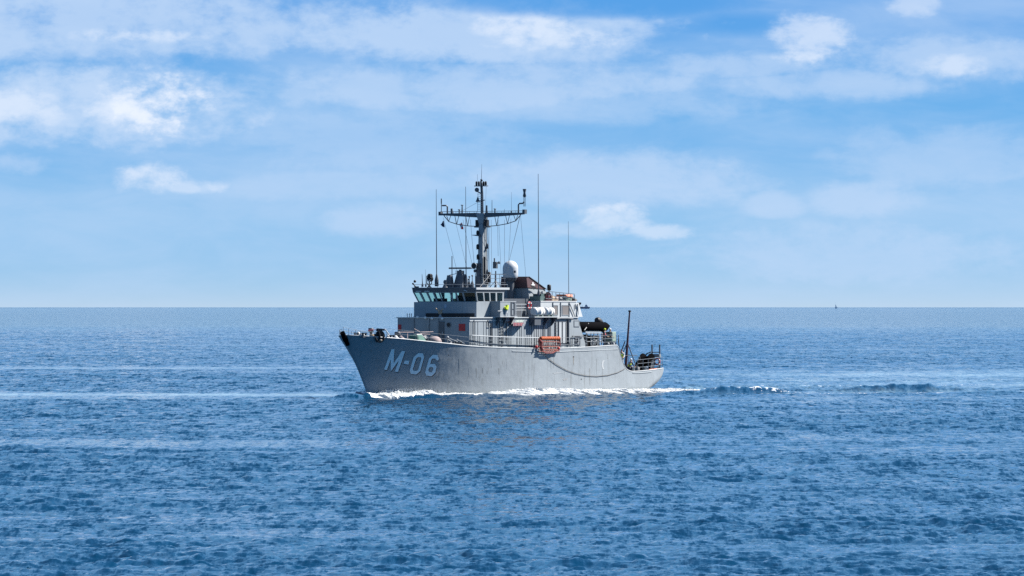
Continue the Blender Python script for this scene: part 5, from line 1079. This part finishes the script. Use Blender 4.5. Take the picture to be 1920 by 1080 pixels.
def sea_material():
    m, t, b = mat_base('sea_water'); ND = t.nodes.new; LK = t.links.new; o = t.nodes['Material Output']
    def mt(op, a, b_=None, c=None):
        n = ND('ShaderNodeMath'); n.operation = op
        for i, v in enumerate((a, b_, c)):
            if v is None: continue
            if isinstance(v, (int, float)): n.inputs[i].default_value = v
            else: LK(v, n.inputs[i])
        return n.outputs[0]
    g = ND('ShaderNodeNewGeometry')
    def noise(sx_, sy_, detail, rough, off=0):
        mp = ND('ShaderNodeMapping'); mp.inputs['Scale'].default_value = (sx_, sy_, 1); mp.inputs['Rotation'].default_value = (0, 0, .16); mp.inputs['Location'].default_value = (off, off * 2, 0); LK(g.outputs['Position'], mp.inputs[0])
        n = ND('ShaderNodeTexNoise'); n.inputs['Scale'].default_value = 1; n.inputs['Detail'].default_value = detail; n.inputs['Roughness'].default_value = rough; LK(mp.outputs[0], n.inputs['Vector']); return n.outputs[0]
    sl = ND('ShaderNodeAttribute'); sl.attribute_name = 'slick'; fo = ND('ShaderNodeAttribute'); fo.attribute_name = 'foam'
    rip = noise(1.7, 1.3, 5, .62); rip2 = noise(6.0, 4.2, 3, .6, 9)
    cz = ND('ShaderNodeAttribute'); cz.attribute_name = 'coarse'; calm = mt('MULTIPLY_ADD', sl.outputs['Fac'], -.88, 1.0)
    row = noise(.42, .030, 6, .62, 5); far_ = mt('MULTIPLY', mt('SUBTRACT', row, .5), mt('MULTIPLY', mt('MINIMUM', cz.outputs['Fac'], 1.0), 4.5))     # windrows: long rows of rougher and smoother water
    calm = mt('MAXIMUM', mt('MULTIPLY', calm, mt('ADD', far_, 1.0)), .03)
    bp = ND('ShaderNodeBump'); bp.inputs['Distance'].default_value = .30; LK(rip, bp.inputs['Height']); LK(mt('MULTIPLY', calm, mt('MULTIPLY_ADD', cz.outputs['Fac'], .22, .12)), bp.inputs['Strength'])
    bp2 = ND('ShaderNodeBump'); bp2.inputs['Distance'].default_value = .035; LK(rip2, bp2.inputs['Height']); LK(mt('MULTIPLY', calm, .45), bp2.inputs['Strength']); LK(bp.outputs[0], bp2.inputs['Normal'])
    # wavelets finer than the mesh: a random field of surface slopes, rows of them drawn out along the wind
    def slopes(sx_, sy_, det, ro, off):
        mp = ND('ShaderNodeMapping'); mp.inputs['Scale'].default_value = (sx_, sy_, 1); mp.inputs['Rotation'].default_value = (0, 0, .05); mp.inputs['Location'].default_value = (off, off, 0); LK(g.outputs['Position'], mp.inputs[0])
        n = ND('ShaderNodeTexNoise'); n.inputs['Scale'].default_value = 1; n.inputs['Detail'].default_value = det; n.inputs['Roughness'].default_value = ro; LK(mp.outputs[0], n.inputs['Vector'])
        v = ND('ShaderNodeVectorMath'); v.operation = 'SUBTRACT'; LK(n.outputs['Color'], v.inputs[0]); v.inputs[1].default_value = (.5, .5, .5); return v.outputs[0]
    def vm(op, a, b_):
        v = ND('ShaderNodeVectorMath'); v.operation = op
        for i, q in enumerate((a, b_)):
            if isinstance(q, tuple): v.inputs[i].default_value = q
            else: LK(q, v.inputs[i])
        return v.outputs[0]
    field = vm('ADD', vm('MULTIPLY', slopes(.9, .085, 5, .80, 2.0), (.5, 1.25, 0)), vm('MULTIPLY', slopes(3.2, .55, 3, .65, 7.0), (.5, 1.05, 0)))
    sc_ = ND('ShaderNodeVectorMath'); sc_.operation = 'SCALE'; LK(field, sc_.inputs[0]); LK(calm, sc_.inputs['Scale'])
    nn = ND('ShaderNodeVectorMath'); nn.operation = 'NORMALIZE'; LK(vm('ADD', bp2.outputs[0], sc_.outputs[0]), nn.inputs[0])
    b.inputs['Base Color'].default_value = (.0004, .028, .070, 1); b.inputs['Roughness'].default_value = .04; b.inputs['IOR'].default_value = 1.333
    LK(nn.outputs[0], b.inputs['Normal'])
    f1 = noise(2.4, .8, 8, .68, 3)
    mr = ND('ShaderNodeMapRange'); mr.interpolation_type = 'SMOOTHSTEP'; mr.inputs[1].default_value = .64; mr.inputs[2].default_value = .96
    LK(mt('ADD', fo.outputs['Fac'], mt('MULTIPLY_ADD', f1, 1.7, -.80)), mr.inputs[0])
    cov = mt('MULTIPLY', mr.outputs[0], mt('MINIMUM', mt('MULTIPLY', fo.outputs['Fac'], 4.0), 1.0))
    pale_at = ND('ShaderNodeAttribute'); pale_at.attribute_name = 'bubbles_sheen'; f2 = noise(1.6, .12, 6, .7, 13)
    mr2 = ND('ShaderNodeMapRange'); mr2.inputs[1].default_value = .38; mr2.inputs[2].default_value = .66; LK(f2, mr2.inputs[0])
    bub_sheen = mt('MULTIPLY', mt('MULTIPLY', pale_at.outputs['Fac'], mr2.outputs[0]), .30)                        # fine wake bubbles, plus sky reflection painted pale on the calm streaks
    d0 = ND('ShaderNodeBsdfDiffuse'); d0.inputs[0].default_value = (.42, .60, .68, 1); mx0 = ND('ShaderNodeMixShader'); LK(bub_sheen, mx0.inputs[0]); LK(b.outputs[0], mx0.inputs[1]); LK(d0.outputs[0], mx0.inputs[2])
    d = ND('ShaderNodeBsdfDiffuse'); d.inputs[0].default_value = (.80, .83, .85, 1)
    mx = ND('ShaderNodeMixShader'); LK(cov, mx.inputs[0]); LK(mx0.outputs[0], mx.inputs[1]); LK(d.outputs[0], mx.inputs[2]); LK(mx.outputs[0], o.inputs[0])
    return m
me.materials.append(sea_material())

# ------------------------------------------------------------------ broken white water thrown up along the hull
def make_foam():
    hx = hermite([(2.6, .03), (3.4, .22), (4.4, .46), (6.5, .62), (9, .60), (12, .46), (16, .26), (19, .36), (22, .52), (25, .62), (28, .52), (33, .42), (38, .38), (43, .32), (48, .28), (53, .20), (58, .10), (66, .02)])
    m = MB(); n, k = 1500, 18
    xs_ = np.linspace(2.7, 66, n); U = np.linspace(0, 1, k)
    for sd_ in (1, -1):
        def rn(f0, f1, seed, num=12, sk=1.5):
            """ragged noise along the ship that slants aft across the strip"""
            q = np.random.default_rng(seed); o = np.zeros((n, k))
            for i in range(num): o += np.sin((xs_[:, None] - sk * U[None, :]) * q.uniform(f0, f1) + U[None, :] * q.uniform(-9, 9) + q.uniform(0, 6.28))
            return o / math.sqrt(num / 2)
        a1, a2, a3 = rn(.7, 2.2, 3 + sd_), rn(3, 8, 9 + sd_), rn(9, 26, 30 + sd_, 18)
        jt = np.random.default_rng(77 + sd_).normal(0, 1, (n, k))
        hpv = np.where(xs_ < 49.8, hull_p(np.minimum(xs_, 49.8), np.full(n, .15)), 3.3 - .04 * (xs_ - 49.8))
        al_ = np.maximum(xs_ - 3.4, 0); wd = (1.4 + .05 * al_)[:, None] + .3 * a1
        prof = np.sin(np.pi * np.minimum(1, (U + .16) / 1.16) ** .75) ** .85
        Zf = .82 * hx(xs_)[:, None] * prof[None, :] * np.clip(1 + .12 * a1 + .20 * a2 + .20 * a3, .25, 1.6) + .028 * jt * (.3 + prof[None, :]) - .04 - .10 * sst(xs_, 52, 66)[:, None] - .35 * (U[None, :] > .985)
        Pf = sd_ * (hpv[:, None] - .25 + wd * U[None, :] * (1 + .07 * a2)); Xf = xs_[:, None] + .05 * a3 + 0 * U[None, :]
        vs = np.stack([Xf, Pf, Zf], -1).reshape(-1, 3).tolist()
        fs = [(i * k + j, (i + 1) * k + j, (i + 1) * k + j + 1, i * k + j + 1) for i in range(n - 1) for j in range(k - 1)]
        m.add(vs, fs, True)
        for i in range(1800):                                        # flecks of spray
            x = random.choice((random.uniform(3.0, 12), random.uniform(3.0, 8), random.uniform(20, 30), random.uniform(12, 55))); hq = float(hull_p(min(x, 49.8), .15)); h = float(hx(x))
            c = Vector((x, sd_ * (hq + random.uniform(.0, 1.4 + .05 * x)), h * random.uniform(.5, 1.3) + random.uniform(-.05, .12))); r0 = random.uniform(.01, .045)
            m.add([c + Vector((r0, 0, 0)), c + Vector((-r0, r0, 0)), c + Vector((-r0, -r0, 0)), c + Vector((0, 0, r0 * 1.3))], [(0, 1, 2), (0, 1, 3), (1, 2, 3), (2, 0, 3)])
    mt_, t, b = mat_base('white_water'); ND = t.nodes.new; LK = t.links.new; o_ = t.nodes['Material Output']; t.nodes.remove(b)
    df = ND('ShaderNodeBsdfDiffuse'); df.inputs[0].default_value = (.88, .90, .91, 1); tl = ND('ShaderNodeBsdfTranslucent'); tl.inputs[0].default_value = (.86, .90, .92, 1)      # froth lets light through
    m1 = ND('ShaderNodeMixShader'); m1.inputs[0].default_value = .55; LK(df.outputs[0], m1.inputs[1]); LK(tl.outputs[0], m1.inputs[2])
    tcn = ND('ShaderNodeTexCoord'); nz = ND('ShaderNodeTexNoise'); nz.inputs['Scale'].default_value = 2.2; nz.inputs['Detail'].default_value = 8; nz.inputs['Roughness'].default_value = .7; LK(tcn.outputs['Object'], nz.inputs['Vector'])
    mr = ND('ShaderNodeMapRange'); mr.inputs[1].default_value = .24; mr.inputs[2].default_value = .34; LK(nz.outputs[0], mr.inputs[0])
    tr = ND('ShaderNodeBsdfTransparent'); m2 = ND('ShaderNodeMixShader'); LK(mr.outputs[0], m2.inputs[0]); LK(tr.outputs[0], m2.inputs[1]); LK(m1.outputs[0], m2.inputs[2]); LK(m2.outputs[0], o_.inputs[0])
    o = m.build('bow_wave_foam', mt_, None); o['kind'] = 'stuff'; o['label'] = 'broken white water along the hull of the grey ship'; return o
make_foam()

# ------------------------------------------------------------------ far vessels on the horizon
def far_frame(px, Y): return Matrix.Translation(((px - 960) / FPX * Y, Y, 0))
def far_thing(name, lab, cat, px, Y):
    o = bpy.data.objects.new(name, None); col.objects.link(o); o.matrix_world = far_frame(px, Y); o['label'] = lab; o['category'] = cat; return o
def fbuild(mb, name, m, par):
    mb.v = [(x, -p, z) for x, p, z in mb.v]; return mb.build(name, m, par)
FY = 30000.0; t = far_thing('distant_ship', 'dark blue ship far off on the horizon beyond the grey stern house', 'ship', 1097, FY)
u = FY / FPX
mb = MB(); mb.hexa([(-9 * u, -6, -2), (8 * u, -5, -2), (8 * u, 5, -2), (-9 * u, 6, -2), (-10 * u, -6, 2.9 * u + 1), (9.3 * u, -5, 2.9 * u + 1), (9.3 * u, 5, 2.9 * u + 1), (-10 * u, 6, 2.9 * u + 1)]); fbuild(mb, 'ship_hull', 'distant', t)
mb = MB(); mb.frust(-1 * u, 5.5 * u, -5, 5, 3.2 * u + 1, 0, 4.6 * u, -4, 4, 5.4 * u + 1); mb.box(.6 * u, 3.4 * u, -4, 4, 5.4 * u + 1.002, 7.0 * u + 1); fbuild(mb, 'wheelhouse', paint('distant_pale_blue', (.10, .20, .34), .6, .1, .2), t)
mb = MB(); mb.rod((-5.5 * u, 0, 3 * u), (-5.5 * u, 0, 6.3 * u), .35 * u, 6); mb.rod((2 * u, 0, 7 * u), (2 * u, 0, 9.5 * u), .2 * u, 6); mb.rod((-8 * u, 0, 3 * u), (-8 * u, 0, 5.0 * u), .3 * u, 6); fbuild(mb, 'mast', 'distant', t)
SY = 30000.0; t = far_thing('sailing_boat', 'tiny pale sailing boat with a tall mast far off on the horizon', 'sailing boat', 1567.5, SY)
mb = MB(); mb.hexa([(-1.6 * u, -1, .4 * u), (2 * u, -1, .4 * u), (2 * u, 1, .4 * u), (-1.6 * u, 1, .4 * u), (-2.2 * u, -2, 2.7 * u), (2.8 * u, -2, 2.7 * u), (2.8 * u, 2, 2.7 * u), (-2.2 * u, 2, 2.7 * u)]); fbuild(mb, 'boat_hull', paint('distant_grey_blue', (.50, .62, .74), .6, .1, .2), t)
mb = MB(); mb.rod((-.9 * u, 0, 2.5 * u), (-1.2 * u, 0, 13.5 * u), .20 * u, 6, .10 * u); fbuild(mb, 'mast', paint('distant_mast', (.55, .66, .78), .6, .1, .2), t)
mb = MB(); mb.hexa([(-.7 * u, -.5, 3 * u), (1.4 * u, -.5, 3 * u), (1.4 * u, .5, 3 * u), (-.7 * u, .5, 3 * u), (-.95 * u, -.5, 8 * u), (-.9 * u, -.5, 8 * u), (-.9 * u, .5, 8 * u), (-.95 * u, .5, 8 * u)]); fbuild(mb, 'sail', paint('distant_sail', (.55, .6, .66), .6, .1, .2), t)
